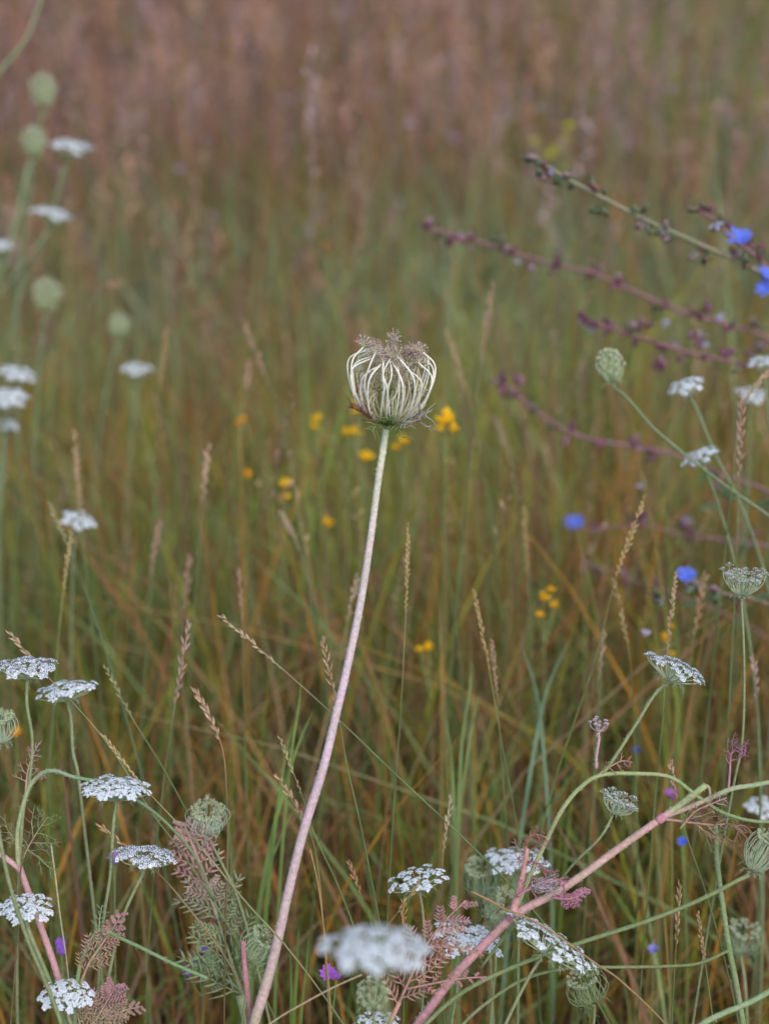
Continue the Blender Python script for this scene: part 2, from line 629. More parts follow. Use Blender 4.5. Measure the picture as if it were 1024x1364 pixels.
def umbellet_mesh(kind):
    m = MB()
    if kind in ('white', 'dots', 'mauve'):
        n = 15 if kind != 'mauve' else 10
        R = 0.0042 if kind != 'mauve' else 0.003
        for f, p in dome(n, R, 0.0042, 0.0016):
            pc = (0.40, 0.48, 0.30) if kind != 'mauve' else (0.5, 0.36, 0.42)
            m.tube([Vector((0, 0, 0)), p * 0.5 + Vector((p.x, p.y, 0)) * 0.12, p], 0.00016, pc, 3, False)
            up = Vector((p.x * 90, p.y * 90, 1))
            if kind == 'mauve':
                m.seed(p, up, 0.0022, 0.0017, jit((0.66, 0.52, 0.60), 0.12), 5)
            else:
                floret(m, p, up, 0.00125 + 0.0008 * f, WHITE, kind == 'dots' and random.random() < 0.7)
    elif kind in ('green', 'cream'):
        for f, p in dome(16, 0.0036, 0.005, 0.002):
            m.tube([Vector((0, 0, 0)), p], 0.00017, jit((0.42, 0.50, 0.30), 0.1), 3, False)
            c = jit(random.choice([(0.56, 0.62, 0.38), (0.68, 0.72, 0.54), (0.46, 0.54, 0.30)] if kind == 'green' else [(0.74, 0.78, 0.54), (0.80, 0.83, 0.66), (0.64, 0.70, 0.42)]), 0.08)
            m.seed(p, Vector((p.x * 90, p.y * 90, 1)), 0.0022, 0.0016, c, 4)
    elif kind == 'lacy':
        for i in range(16):
            f = (i + 0.5) / 16
            a, el = i * GA, f * 1.25
            d = Vector((math.sin(el) * math.cos(a), math.sin(el) * math.sin(a), math.cos(el)))
            p = d * U(0.0036, 0.0052)
            m.tube([Vector((0, 0, 0)), p], 0.00017, jit((0.42, 0.50, 0.32), 0.1), 3, False)
            m.seed(p, d, 0.0014, 0.0009, (0.16, 0.11, 0.15) if random.random() < 0.45 else (0.50, 0.55, 0.40), 4)
            for k in range(4):
                m.petal(p + d * 0.0008, (d * 0.7 + rv(0.7)).normalized(), rv(), 0.0012, 0.0008, jit((0.78, 0.80, 0.78), 0.08))
    elif kind == 'unripe':
        for i in range(15):
            f = (i + 0.5) / 15
            a, el = i * GA, f * 1.5
            d = Vector((math.sin(el) * math.cos(a), math.sin(el) * math.sin(a), math.cos(el)))
            L = U(0.0042, 0.0072)
            m.tube([Vector((0, 0, 0)), d * L * 0.5 + Vector((0, 0, 0.0005)), d * L], 0.00026, jit(random.choice([(0.62, 0.58, 0.34), (0.52, 0.50, 0.26), (0.70, 0.64, 0.44)]), 0.1), 4, False)
            m.seed(d * L, d, 0.0018, 0.0009, jit(random.choice([(0.46, 0.30, 0.18), (0.52, 0.36, 0.26), (0.34, 0.24, 0.14)]), 0.15), 4)
    elif kind == 'seed':
        tone = random.choice([(0.62, 0.43, 0.42), (0.60, 0.42, 0.31), (0.64, 0.46, 0.45), (0.46, 0.29, 0.20), (0.60, 0.46, 0.32), (0.54, 0.37, 0.27)])
        for i in range(17):
            f = (i + 0.5) / 17
            a = i * GA
            el = f * 1.35
            d = Vector((math.sin(el) * math.cos(a), math.sin(el) * math.sin(a), math.cos(el)))
            L = U(0.0038, 0.0070)
            m.tube([Vector((0, 0, 0)), d * L * 0.5 + Vector((0, 0, 0.0006)), d * L], 0.00025, jit((0.74, 0.69, 0.48), 0.1), 3, False)
            c = jit(tone if random.random() < 0.75 else (0.30, 0.18, 0.14), 0.15)
            m.seed(d * L, d, 0.0023, 0.0011, c, 5)
            for k in range(7):
                q = d * (L + U(0.0004, 0.0022))
                o = (rv() + d * 0.5).normalized()
                m.petal(q, o, rv(), U(0.0014, 0.0027), 0.00018, lerp(c, (0.76, 0.64, 0.66), 0.6))
    return m.mesh('umbellet', {'white': M_PETAL, 'dots': M_PETAL}.get(kind, M_HUSK), flat=kind in ('white', 'dots'))


UMB = {k: [umbellet_mesh(k) for _ in range(n)] for k, n in (('white', 5), ('dots', 5), ('green', 4), ('cream', 3), ('lacy', 4), ('unripe', 4), ('seed', 7), ('mauve', 2))}


def put_umbellet(kind, p, axis, s, parent, off):
    o = bpy.data.objects.new('umbellet', random.choice(UMB[kind]))
    col.objects.link(o)
    x, y, z = frame(axis)
    a = U(0, 6.28)
    X = x * math.cos(a) + y * math.sin(a)
    Y = z.cross(X)
    mt = Matrix((X, Y, z)).transposed().to_4x4() @ Matrix.Scale(s, 4)
    mt.translation = p - off
    o.parent = parent
    o.matrix_basis = mt
    return o


def tilt_axis(roll, lean):
    """roll: degrees leaning to the picture's right; lean: degrees towards the camera"""
    r, l = math.radians(roll), math.radians(lean)
    return Vector((math.sin(r), -math.sin(l) * math.cos(r), math.cos(r) * math.cos(l)))


def bract_path(b, axis, az, L, droop, up):
    x, y, z = frame(axis)
    o = x * math.cos(az) + y * math.sin(az)
    return smooth([b, b + (o * 0.4 + z * 0.15) * L, b + (o * 0.75 + z * (0.1 + up * 0.5)) * L, b + (o * (1 - 0.3 * abs(up)) + z * (up - droop)) * L], 4)


def bracts(root, off, b, axis, n, L, c, droop=0.25, up=0.1):
    m = MB()
    for k in range(n):
        pth = bract_path(b, axis, k * 6.283 / n + U(-0.2, 0.2), L * U(0.7, 1.2), droop, up + U(-0.2, 0.2))
        cc = jit(c, 0.12)
        r = L * 0.022
        m.tube(pth, lambda t: r * (1 - 0.75 * t), cc, 4)
        for q in (4, 6, 8):
            for sg in (-1, 1):
                d = pth[q + 1] - pth[q]
                sv = d.cross(axis).normalized() * sg
                m.tube([pth[q], pth[q] + (sv * 0.7 + d.normalized()) * L * U(0.15, 0.3)], r * 0.6, cc, 3)
    return m.obj('bracts', M_LEAF, root, off)


def umbel(root, c, axis, R, kind, shape, n, rc, rr, hratio=None, bract=True, sc=1.0, cbase=None, dome_=0.28):
    """one flower head: part umbel (its rays) with the umbellets as sub-parts; returns the point where the stem joins"""
    off = root.location
    x, y, z = frame(axis)
    if shape in ('flat', 'bowl'):
        hh = R * (hratio or (0.42 if shape == 'flat' else 1.0))
        base = c - z * hh * (0.9 if shape == 'flat' else 0.55)
    else:
        hh = 2 * R * (hratio or 1.05)
        base = c - z * hh * 0.5
    m = MB()
    ends = []
    rot = U(0, 6)
    for i in range(n):
        f = (i + 0.5) / n
        az = i * GA + rot + U(-0.12, 0.12)
        o = x * math.cos(az) + y * math.sin(az)
        if shape == 'flat':
            r = R * 0.93 * math.sqrt(f) * U(0.93, 1.06)
            h = hh * (1 - dome_ * f + U(-0.16, 0.12))
            pts = [base, base + o * r * 0.42 + z * h * 0.38, base + o * r * 0.82 + z * h * 0.72, base + o * r + z * h]
            nrm = z + o * (0.3 + dome_) * f
        elif shape == 'bowl':
            r = R * 0.93 * math.sqrt(f) * U(0.93, 1.05)
            h = hh * (0.60 + 0.34 * f + U(-0.16, 0.10))
            pts = [base, base + o * r * 0.6 + z * h * 0.3, base + o * r * 0.93 + z * h * 0.68, base + o * r + z * h]
            nrm = z + o * 0.15 * f
        else:
            close = 0.80
            q = 0.2 + 0.8 * math.sqrt(f)
            r = R * q * U(0.94, 1.04)
            h = hh * (0.98 - 0.12 * f if shape == 'bud' else 0.80 + 0.16 * f) * U(0.94, 1.04)
            pts = [base, base + o * r * 0.62 + z * h * 0.2, base + o * r * 0.97 + z * h * 0.52, base + o * r * 0.93 + z * h * 0.8, base + o * r * close + z * h * 0.94]
            nrm = z * (1.2 - 0.7 * f) - o * 0.8 * f
        if shape == 'bud':
            th = math.acos(1 - 1.45 * f)
            r, h = R * U(0.66, 0.86) * math.sin(th), hh * (0.52 + 0.38 * math.cos(th) + U(-0.03, 0.03))
            pts = [base, base + o * r * 0.75 + z * h * 0.3, base + o * r * 1.05 + z * h * 0.75, base + o * r + z * h]
            nrm = o * math.sin(th) + z * (math.cos(th) + 0.35)
        pts = smooth(pts, 4)
        cc = jit(rc, 0.1)
        m.tube(pts, lambda t: rr * (1 - 0.35 * t), cc, 4 if rr < 0.0006 else 5)
        ends.append((pts[-1], nrm))
    m.seed(base - z * rr * 2, z, rr * 6, rr * 7, rc, 6)
    um = m.obj('umbel', M_RAY, root, off)
    us = R * sc / (0.0042 * (n ** 0.5)) * (0.77 if shape == 'flat' and kind == 'white' else 0.84)
    for p, nrm in ends:
        put_umbellet(kind, p, nrm, us * U(0.85, 1.15), um, off)
    if bract:
        bracts(root, off, base, axis, 9, R * {'nest': 0.8, 'bud': 0.95}.get(shape, 0.55), rc if cbase is None else cbase, 0.25 if shape != 'nest' else 0.45)
    return base


def stem(root, pts, r0, r1, c0, c1, hair=0, n=8, per=6, cmid=None, ribs=True):
    pth = smooth(pts, per)
    m = MB()

    def cf(t):
        c = lerp(c0, c1, t) if cmid is None else (lerp(c0, cmid, t * 2) if t < 0.5 else lerp(cmid, c1, t * 2 - 1))
        k = 1 + 0.05 * math.sin(t * 17 + r0 * 9e4)
        return tuple(v * k for v in c)

    def rf(t):
        return r0 + (r1 - r0) * t
    m.tube(pth, rf, cf, n * 2 if hair else n, ribs=0.045 if hair else 0.0)
    if hair:
        m.hairs(pth, rf, hair, 0.0011, (0.75, 0.72, 0.68))
    return m.obj('stem', M_STEM, root, root.location)


def ground_point(p):
    return Vector((p.x, p.y, 0.0))


GROUP_C = 'wild carrot flower heads'


def carrot(label, cx, cy, W, D, shape, kind, roll, lean, path, rc=None, sr=3.2, c0=BLUE_GREEN, c1=GREEN_STEM, n=26, hr=None, hair=60, rr=None, sc=1.0, name='wild_carrot', bract=True):
    c = P(cx, cy, D)
    axis = tilt_axis(roll, lean)
    R = px(W, D) * 0.5
    # where the stem will meet the head
    z = axis.normalized()
    if shape == 'flat':
        base = c - z * R * (hr or 0.42) * 0.9
    elif shape == 'bowl':
        base = c - z * R * (hr or 1.0) * 0.55
    else:
        base = c - z * R * (hr or 1.05)
    pts = [base, base - z * px(8, D)] + [P(*(q if len(q) == 3 else (q[0], q[1], D))) for q in path]
    if len(path) == 0:
        pts.append(base - z * px(30, D) + Vector((0, 0, -0.03)))
    pts = drop(pts)
    root = thing(name, label, 'wild carrot', ground_point(pts[-1]), GROUP_C)
    stem(root, pts, px(sr, D) * 0.34, px(sr, D) * 0.46, c0, c1, hair, 7)
    rc = rc or ((0.50, 0.56, 0.36) if shape in ('flat', 'bowl') else (0.52, 0.60, 0.40))
    umbel(root, c, axis, R, kind, shape, n, rc, rr or max(0.00028, R * 0.016), hr, bract, sc)
    return root


# ------------------------------------------------------------------ feathery leaves
def frond(root, pts, plen, n, c0, c1, style='pinnate', nrm=None, r=0.0006, lobes=5, curl=0.0, t0=0.2):
    """part leaf (its stalk) with each leaflet a sub-part"""
    off = root.location
    pth = smooth(pts, 8)
    m = MB()
    m.tube(pth, lambda t: r * (1.2 - 0.7 * t), lambda t: lerp(c0, c1, t), 5)
    lf = m.obj('leaf', M_LEAF, root, off)
    N = len(pth) - 1
    for i in range(n):
        t = t0 + (1 - t0) * (i + 0.5) / n
        q = min(int(t * N), N - 1)
        d = (pth[q + 1] - pth[q]).normalized()
        nn = (nrm or -FWD)
        nn = (nn - d * nn.dot(d)).normalized()
        side = d.cross(nn).normalized() * (1 if i % 2 else -1)
        side = (side + nn * U(-0.35, 0.35)).normalized()
        L = plen * (1.0 - 0.65 * ((t - t0) / (1 - t0)) ** 1.3) * U(0.8, 1.15)
        cc = jit(lerp(c0, c1, t), 0.12)
        m = MB()
        cu = curl * U(0.5, 1.4)
        b = pth[q]
        pp = [b]
        dd = (side * 0.8 + d * 0.6).normalized()
        for s_ in range(6):
            dd = (dd + (nn * cu * 0.8 - side * abs(cu) * 0.5 + d * (0.05 + cu * 0.25)) * 0.35 + rv(0.06 if style == 'pinnate' else 0.2)).normalized()
            pp.append(pp[-1] + dd * L / 6)
        rr = r * (0.55 if style == 'pinnate' else 0.6)
        m.tube(pp, lambda u: rr * (1 - 0.6 * u), cc, 4)
        for k in range(lobes):
            u = (k + 1) / (lobes + 1)
            qi = min(int(u * 6), 5)
            b2 = pp[qi].lerp(pp[qi + 1], u * 6 - qi)
            d2 = (pp[qi + 1] - pp[qi]).normalized()
            for sg in ((-1, 1) if style == 'pinnate' else (random.choice((-1, 1)),)):
                s2 = d2.cross(nn).normalized() * sg
                L2 = L * (0.34 if style == 'pinnate' else 0.42) * (1 - 0.55 * u) * U(0.8, 1.2)
                v = (s2 * 0.8 + d2 * 0.7 + nn * U(-0.25, 0.25)).normalized()
                if style == 'pinnate':
                    m.tube([b2, b2 + v * L2 * 0.5, b2 + v * L2 + d2 * L2 * 0.15], lambda u2: rr * (1.0 if u2 < 0.9 else 0.3) * 1.25, jit(cc, 0.1), 4)
                else:
                    v2 = (v + d2 * 0.5 + nn * cu).normalized()
                    m.tube([b2, b2 + v * L2 * 0.55, b2 + v * L2 * 0.55 + v2 * L2 * 0.5], lambda u2: rr * 0.75 * (1 - 0.7 * u2), jit(cc, 0.1), 3)
        m.obj('leaflet', M_LEAF, lf, off)
    return lf


# ------------------------------------------------------------------ hero: the dried seed head on its tall bending stem
def hero():
    random.seed(48)
    D = FOCUS
    spath = [(515, 566), (510, 600), (503, 645), (491, 735), (478, 815), (460, 900), (447, 955), (430, 1025), (405, 1105), (385, 1185), (367, 1265), (352, 1320), (336, 1372)]
    pts = drop([P(a, b, D) for a, b in spath], bend=0.25)
    root = thing('wild_carrot', 'dried seed head of cream ribs curled into a nest on a tall mauve stem', 'wild carrot', ground_point(pts[-1]), GROUP_C)
    off = root.location
    ths = smooth(pts, 6)
    m = MB()
    keys = [(0, (0.58, 0.62, 0.44)), (0.10, (0.63, 0.60, 0.50)), (0.20, (0.60, 0.50, 0.51)), (0.35, (0.60, 0.47, 0.52)), (0.55, (0.55, 0.41, 0.44)), (0.75, (0.52, 0.38, 0.34)), (1, (0.36, 0.30, 0.20))]

    def cf(t):
        t = min(1, t * 1.35)
        for (a, ca), (b, cb) in zip(keys[:-1], keys[1:]):
            if t <= b:
                return jit(lerp(ca, cb, (t - a) / (b - a)), 0.04)
        return keys[-1][1]

    def rf(t):
        return px(4.2 + 5.4 * t ** 1.15, D) * (1 + 0.025 * math.sin(t * 40))
    m.tube(ths, rf, cf, 22, ribs=0.045)
    m.hairs(ths, rf, 1500, 0.0010, (0.82, 0.78, 0.76))
    m.obj('stem', M_STEM, root, off)
    base = P(515, 568, D)
    axis = tilt_axis(5, 2)
    x, y, z = frame(axis)
    # receptacle
    m = MB()
    m.tube([base - z * 0.002, base + z * 0.0004, base + z * 0.0022, base + z * 0.0034], lambda t: 0.0021 + 0.0012 * math.sin(t * 3.1), (0.30, 0.36, 0.18), 10)
    m.obj('receptacle', M_STEM, root, off)
    R, Hh = px(55, D), px(112, D)
    b0 = base + z * 0.002
    spec = [(i * 6.283 / 30 + U(-0.09, 0.09), U(0.90, 1.04), U(0.84, 1.03), True) for i in range(30)]
    spec += [(i * GA, 0.25 + 0.55 * math.sqrt((i + 0.5) / 26), U(0.44, 0.84), False) for i in range(26)]
    for az, q, hq, outer in spec:
        o = x * math.cos(az) + y * math.sin(az)
        sv = z.cross(o)
        if outer:
            hq *= 1.0 - 0.05 * max(0, o.x)
        r, h = R * q, Hh * hq
        tw = U(-0.20, 0.20) * R
        tw2 = tw + U(-0.14, 0.14) * R
        inn = U(0.45, 0.80) if outer else U(0.7, 1.0)
        pts = [b0 + o * 0.0012, b0 + o * r * 0.48 + z * h * 0.12 + sv * tw * 0.1, b0 + o * r * 0.82 + z * h * 0.32 + sv * tw * 0.5,
               b0 + o * r * (1.0 if outer else 0.95) + z * h * 0.62 + sv * tw, b0 + o * r * (0.97 if outer else 0.9) + z * h * 0.82 + sv * tw2, b0 + o * r * inn + z * h * 0.955 + sv * tw2 * 1.15]
        pp = smooth(pts, 5)
        m = MB()
        rr = (0.00050 if outer else 0.00038) * U(0.8, 1.2)
        cc = jit((0.84, 0.81, 0.69) if outer else (0.66, 0.60, 0.40), 0.05)
        m.tube(pp, lambda t: rr * (1.25 - 0.6 * abs(t - 0.35)), lambda t: lerp((0.34, 0.36, 0.15), cc, min(1, max(0, t - 0.12) * 3.0)), 6)
        ray = m.obj('ray', M_RAY, root, off)
        if outer:
            nrm = z * U(-0.2, 0.6) - o * U(0.1, 0.8) + sv * U(-0.4, 0.4)
            if o.x < -0.3 and random.random() < 0.35:
                nrm = z * 0.5 - o * 0.2 + sv * U(-0.4, 0.4)
        else:
            nrm = z * U(0.0, 0.7) + o * U(-0.1, 0.9) + rv(0.3)
        put_umbellet('seed' if outer or hq > 0.78 else 'unripe', pp[-1], nrm, U(0.62, 0.85) if outer else U(0.72, 1.0), ray, off)
    # bracts: thready, some rusty and curled up at one side, grey and webbed at the other
    for k in range(22):
        az = k * 6.283 / 22 + U(-0.15, 0.15)
        o = x * math.cos(az) + y * math.sin(az)
        lx = o.x
        if lx < -0.55:
            c, up_, L = (0.50, 0.24, 0.16), U(0.45, 0.9), px(62)
        elif lx > 0.55:
            c, up_, L = (0.50, 0.47, 0.42), U(0.0, 0.75), px(58)
        else:
            c, up_, L = (0.27, 0.36, 0.11), (U(0.35, 1.0) if k % 3 else U(-0.2, 0.2)), px(54)
        pth = bract_path(b0 - z * 0.001, axis, az, L * U(0.85, 1.1), 0.08, up_)
        m = MB()
        m.tube(pth, lambda t: 0.00058 * (1 - 0.6 * t), c, 5)
        for q in range(3, len(pth) - 1, 2):
            for sg in (-1, 1):
                d = (pth[q + 1] - pth[q]).normalized()
                sv = d.cross(axis).normalized() * sg
                e = pth[q] + (sv * 0.7 + d * 0.7 + axis * U(-0.3, 0.6)) * L * U(0.2, 0.38)
                m.tube([pth[q], pth[q].lerp(e, 0.5) + axis * L * 0.03, e], lambda t: 0.00036 * (1 - 0.6 * t), jit(c, 0.15), 4)
        m.obj('bract', M_LEAF, root, off)

hero()
random.seed(5)

# ------------------------------------------------------------------ other wild carrots, far ones first
LW = (0.62, 0.68, 0.52)
carrot('tallest green wild carrot bud, small and round above the other buds', 58, 118, 36, 1.85, 'bud', 'cream', 0, 0, [(52, 165), (40, 260), (25, 380)], sr=6, n=40, rc=(0.50, 0.57, 0.32), hr=1.20, hair=0, c0=(0.20, 0.25, 0.14), c1=(0.17, 0.21, 0.11), rr=0.0005, sc=1.15)
carrot('green wild carrot bud touching the white flower head beside the tallest bud', 45, 187, 33, 1.83, 'bud', 'cream', 4, 0, [(36, 230), (18, 310), (-10, 400)], sr=10, n=40, rc=(0.50, 0.57, 0.32), hr=1.15, hair=0, c0=(0.20, 0.25, 0.14), c1=(0.17, 0.21, 0.11), rr=0.0005, sc=1.15)
carrot('highest white umbel in the meadow, leaning beside a green bud', 93, 195, 58, 1.85, 'flat', 'white', 8, -2, [(82, 235), (62, 310), (30, 385)], sr=5, n=20, hair=0, hr=0.55, c0=(0.20, 0.25, 0.14), c1=(0.17, 0.21, 0.11))
carrot('small white umbel tilted below the highest umbel', 70, 284, 52, 1.83, 'flat', 'white', 14, -2, [(55, 320), (20, 365), (-20, 420)], sr=6, n=18, hair=0, hr=0.55, c0=(0.20, 0.25, 0.14), c1=(0.17, 0.21, 0.11))
carrot('white umbel half hidden by the picture edge below the tilted small umbel', 0, 326, 36, 1.81, 'flat', 'white', 10, 4, [(-8, 380)], sr=5, n=16, hair=0, hr=0.55, c0=(0.20, 0.25, 0.14), c1=(0.17, 0.21, 0.11))
carrot('pale rounded wild carrot bud alone below the far white umbels', 62, 391, 38, 1.78, 'bud', 'cream', 0, 0, [(58, 430), (50, 520)], sr=5, n=40, rc=(0.50, 0.57, 0.32), hr=1.15, hair=0, c0=(0.20, 0.25, 0.14), c1=(0.17, 0.21, 0.11), rr=0.0005, sc=1.15)
carrot('smallest pale green wild carrot bud above a flat white umbel', 158, 433, 27, 1.85, 'bud', 'cream', 3, 0, [(150, 480), (135, 560)], sr=5, n=40, rc=(0.50, 0.57, 0.32), hr=1.15, hair=0, c0=(0.20, 0.25, 0.14), c1=(0.17, 0.21, 0.11), rr=0.0005, sc=1.15)
carrot('narrow white umbel seen edge on under the smallest bud', 184, 491, 42, 1.75, 'flat', 'white', 6, 0, [(180, 540), (172, 620)], sr=4, n=16, hair=0, hr=0.55, c0=(0.20, 0.25, 0.14), c1=(0.17, 0.21, 0.11))
carrot('upper of two pale umbels stacked at the left picture edge', 22, 498, 50, 1.59, 'flat', 'white', 14, 2, [(12, 540), (0, 620)], sr=5, n=18, hair=0, hr=0.55, c0=(0.20, 0.25, 0.14), c1=(0.17, 0.21, 0.11))
carrot('lower greenish white umbel of the two stacked at the left edge', 8, 530, 56, 1.54, 'flat', 'white', 4, 8, [(5, 580), (0, 660)], rc=LW, sr=5, n=20, hair=0, hr=0.55, c0=(0.20, 0.25, 0.14), c1=(0.17, 0.21, 0.11))
carrot('bluish white blurred umbel tucked under the stacked pair', 12, 566, 30, 1.59, 'flat', 'white', 20, 4, [(8, 610), (0, 680)], sr=4, n=12, hair=0, hr=0.55, c0=(0.20, 0.25, 0.14), c1=(0.17, 0.21, 0.11))
carrot('small white umbel alone beside a tan grass spike in the dark green grass', 104, 693, 46, 1.35, 'flat', 'white', 18, 4, [(98, 740), (95, 840)], sr=4, n=16, hair=0, hr=0.55, c0=(0.20, 0.25, 0.14), c1=(0.17, 0.21, 0.11))
carrot('closed pale green bud on a long slanting stem amid purple chicory branches', 812, 487, 37, 1.14, 'bud', 'cream', -14, 0, [(835, 530), (870, 570), (915, 608), (970, 650), (1040, 700)], sr=6, n=46, rc=(0.50, 0.57, 0.32), hr=1.35, hair=0, c0=(0.20, 0.25, 0.14), c1=(0.17, 0.21, 0.11), rr=0.0005, sc=1.35)
carrot('white umbel nodding on its stem just beside the long stemmed bud', 914, 514, 50, 1.18, 'flat', 'white', -22, 0, [(930, 550), (952, 605), (985, 670)], rc=(0.6, 0.65, 0.5), sr=6, n=20, hr=0.6, hair=0, c0=(0.20, 0.25, 0.14), c1=(0.17, 0.21, 0.11))
carrot('white umbel tilted like a saucer where two stems cross', 932, 608, 50, 1.16, 'flat', 'white', -24, -2, [(945, 640), (965, 700), (985, 780)], sr=5, n=20, hr=0.45, hair=0, c0=(0.20, 0.25, 0.14), c1=(0.17, 0.21, 0.11))
carrot('white umbel cut by the picture edge above the chicory tangle', 1018, 482, 44, 1.25, 'flat', 'white', -8, 0, [(1022, 530), (1030, 620)], sr=5, n=16, hair=0, hr=0.55, c0=(0.20, 0.25, 0.14), c1=(0.17, 0.21, 0.11))
carrot('greyish blurred umbel below the edge umbel in the chicory', 1000, 525, 42, 1.4, 'flat', 'white', 0, 9, [(998, 570), (995, 650)], sr=4, n=14, hair=0, hr=0.55, c0=(0.20, 0.25, 0.14), c1=(0.17, 0.21, 0.11))

# near, sharp ones
carrot('white umbel with dark specks topping the group by the left edge', 36, 889, 84, 0.96, 'flat', 'dots', 2, -10, [(36, 940), (43, 985), (40, 1035), (32, 1075), (28, 1120)], sr=6, n=30)
carrot('plain white umbel just below the speckled one, stem bent at its foot', 88, 919, 84, 1.0, 'flat', 'white', -6, -14, [(95, 960), (97, 1000), (104, 1032), (112, 1100)], sr=6, n=30)
carrot('half seen green nest of a wild carrot at the left edge', 0, 970, 50, 0.97, 'nest', 'green', 8, 5, [(-12, 1020), (-20, 1100)], sr=6, n=34, hr=0.95)
carrot('broad white umbel crossed by a slanting dry grass spike', 155, 1051, 98, 0.95, 'flat', 'white', 3, -14, [(151, 1100), (147, 1165), (138, 1225), (132, 1300)], sr=6, n=34, hr=0.36)
carrot('dark speckled umbel with ragged top under the broad white umbel', 193, 1141, 84, 0.94, 'flat', 'dots', 8, -20, [(180, 1185), (162, 1228), (145, 1300)], sr=6, n=26, hr=0.45)
carrot('white umbel in front of the thick pink stem', 35, 1209, 76, 0.93, 'flat', 'white', 3, -6, [(42, 1250), (65, 1305), (90, 1372)], sr=8, n=32, hr=0.4)
carrot('lowest white umbel at the foot of the thick pink stem', 88, 1326, 74, 0.92, 'flat', 'white', 4, 0, [(96, 1372)], sr=7, n=32, hr=0.45)
carrot('round pale green nest above the pink feathery leaf', 276, 1092, 60, 1.0, 'nest', 'green', 6, 20, [(290, 1140), (318, 1200), (340, 1280)], rc=(0.58, 0.66, 0.5), sr=5, n=44, hr=0.85, sc=0.9)
carrot('green nest tucked against the foot of the tall mauve stem', 344, 1262, 56, 0.96, 'nest', 'green', 30, 10, [(330, 1310), (322, 1372)], rc=(0.42, 0.52, 0.3), sr=6, n=40, hr=0.95, sc=0.8)
carrot('lacy bowl shaped umbel on a straight upright stem near the chicory', 990, 776, 62, 0.97, 'bowl', 'lacy', 2, -6, [(990, 850), (991, 920), (988, 990), (978, 1040)], sr=4.5, n=42, hr=1.15, sc=1.0)
carrot('green nest cut by the edge at the end of a long slanting stem', 1014, 1136, 52, 0.93, 'nest', 'green', 18, 5, [(985, 1172), (930, 1200), (860, 1228), (780, 1254), (700, 1282), (620, 1320), (560, 1372)], sr=8, n=40, hr=1.25, c0=(0.20, 0.24, 0.115), sc=0.85)
carrot('dull green blurred nest low by the long slanting stem', 990, 1252, 58, 1.1, 'nest', 'green', 0, 8, [(992, 1310), (995, 1372)], rc=(0.32, 0.40, 0.24), sr=6, n=34, hr=0.8, hair=0, sc=0.8)
carrot('greyish blurred umbel at the edge above the cut green nest', 1016, 1076, 44, 1.2, 'flat', 'white', 0, 14, [(1015, 1130)], rc=(0.5, 0.55, 0.45), sr=5, n=16, hair=0, hr=0.55, c0=(0.20, 0.25, 0.14), c1=(0.17, 0.21, 0.11))
carrot('dark olive nest low among stems at the bottom', 782, 1318, 66, 0.99, 'nest', 'green', -20, 0, [(790, 1372)], rc=(0.28, 0.33, 0.16), sr=5, n=36, hr=0.75, hair=0, sc=0.7)
carrot('white umbel behind the curly pink leaf', 688, 1148, 86, 1.04, 'flat', 'white', 2, -8, [(690, 1200), (690, 1300)], sr=5, n=30, hair=0)
carrot('upper green nest behind the curly pink leaf', 642, 1172, 62, 1.06, 'nest', 'green', -6, 10, [(650, 1240), (655, 1320)], rc=(0.36, 0.46, 0.28), sr=5, n=36, hr=0.9, hair=0, sc=0.9)
carrot('lower green nest resting behind the pink stem', 668, 1212, 70, 1.03, 'nest', 'green', 30, 25, [(660, 1270), (655, 1340)], rc=(0.42, 0.50, 0.32), sr=5, n=40, hr=0.75, hair=0, sc=0.8)
carrot('small stepped umbel of greyish white above the large blurred one', 555, 1172, 84, 0.97, 'flat', 'white', -10, -12, [(563, 1215), (566, 1280), (560, 1372)], rc=(0.48, 0.54, 0.38), sr=5, n=26, hr=0.42, sc=0.85)
carrot('long narrow white umbel slanting down seen edge on under the pink stem', 733, 1255, 140, 0.93, 'flat', 'white', 30, -20, [(700, 1310), (670, 1372)], sr=6, n=34, hr=0.3, sc=0.75)
carrot('white umbel half behind the thick pink stem and rusty leaf', 622, 1251, 94, 0.99, 'flat', 'white', 12, -6, [(610, 1310), (600, 1372)], sr=5, n=28, hr=0.35)
carrot('large blurred white umbel low in the middle, nearest of all', 502, 1264, 150, 0.66, 'flat', 'white', 4, -12, [(512, 1330), (520, 1390)], sr=9, n=40, hr=0.42)
carrot('small olive bud under the large blurred umbel', 496, 1326, 46, 0.86, 'bud', 'green', 0, 8, [(500, 1372)], rc=(0.42, 0.50, 0.28), sr=6, n=30, hr=1.05, sc=1.1)
carrot('white umbel peeping in at the bottom edge in the middle', 500, 1366, 64, 0.92, 'flat', 'white', 2, -2, [(505, 1400)], sr=6, n=28)


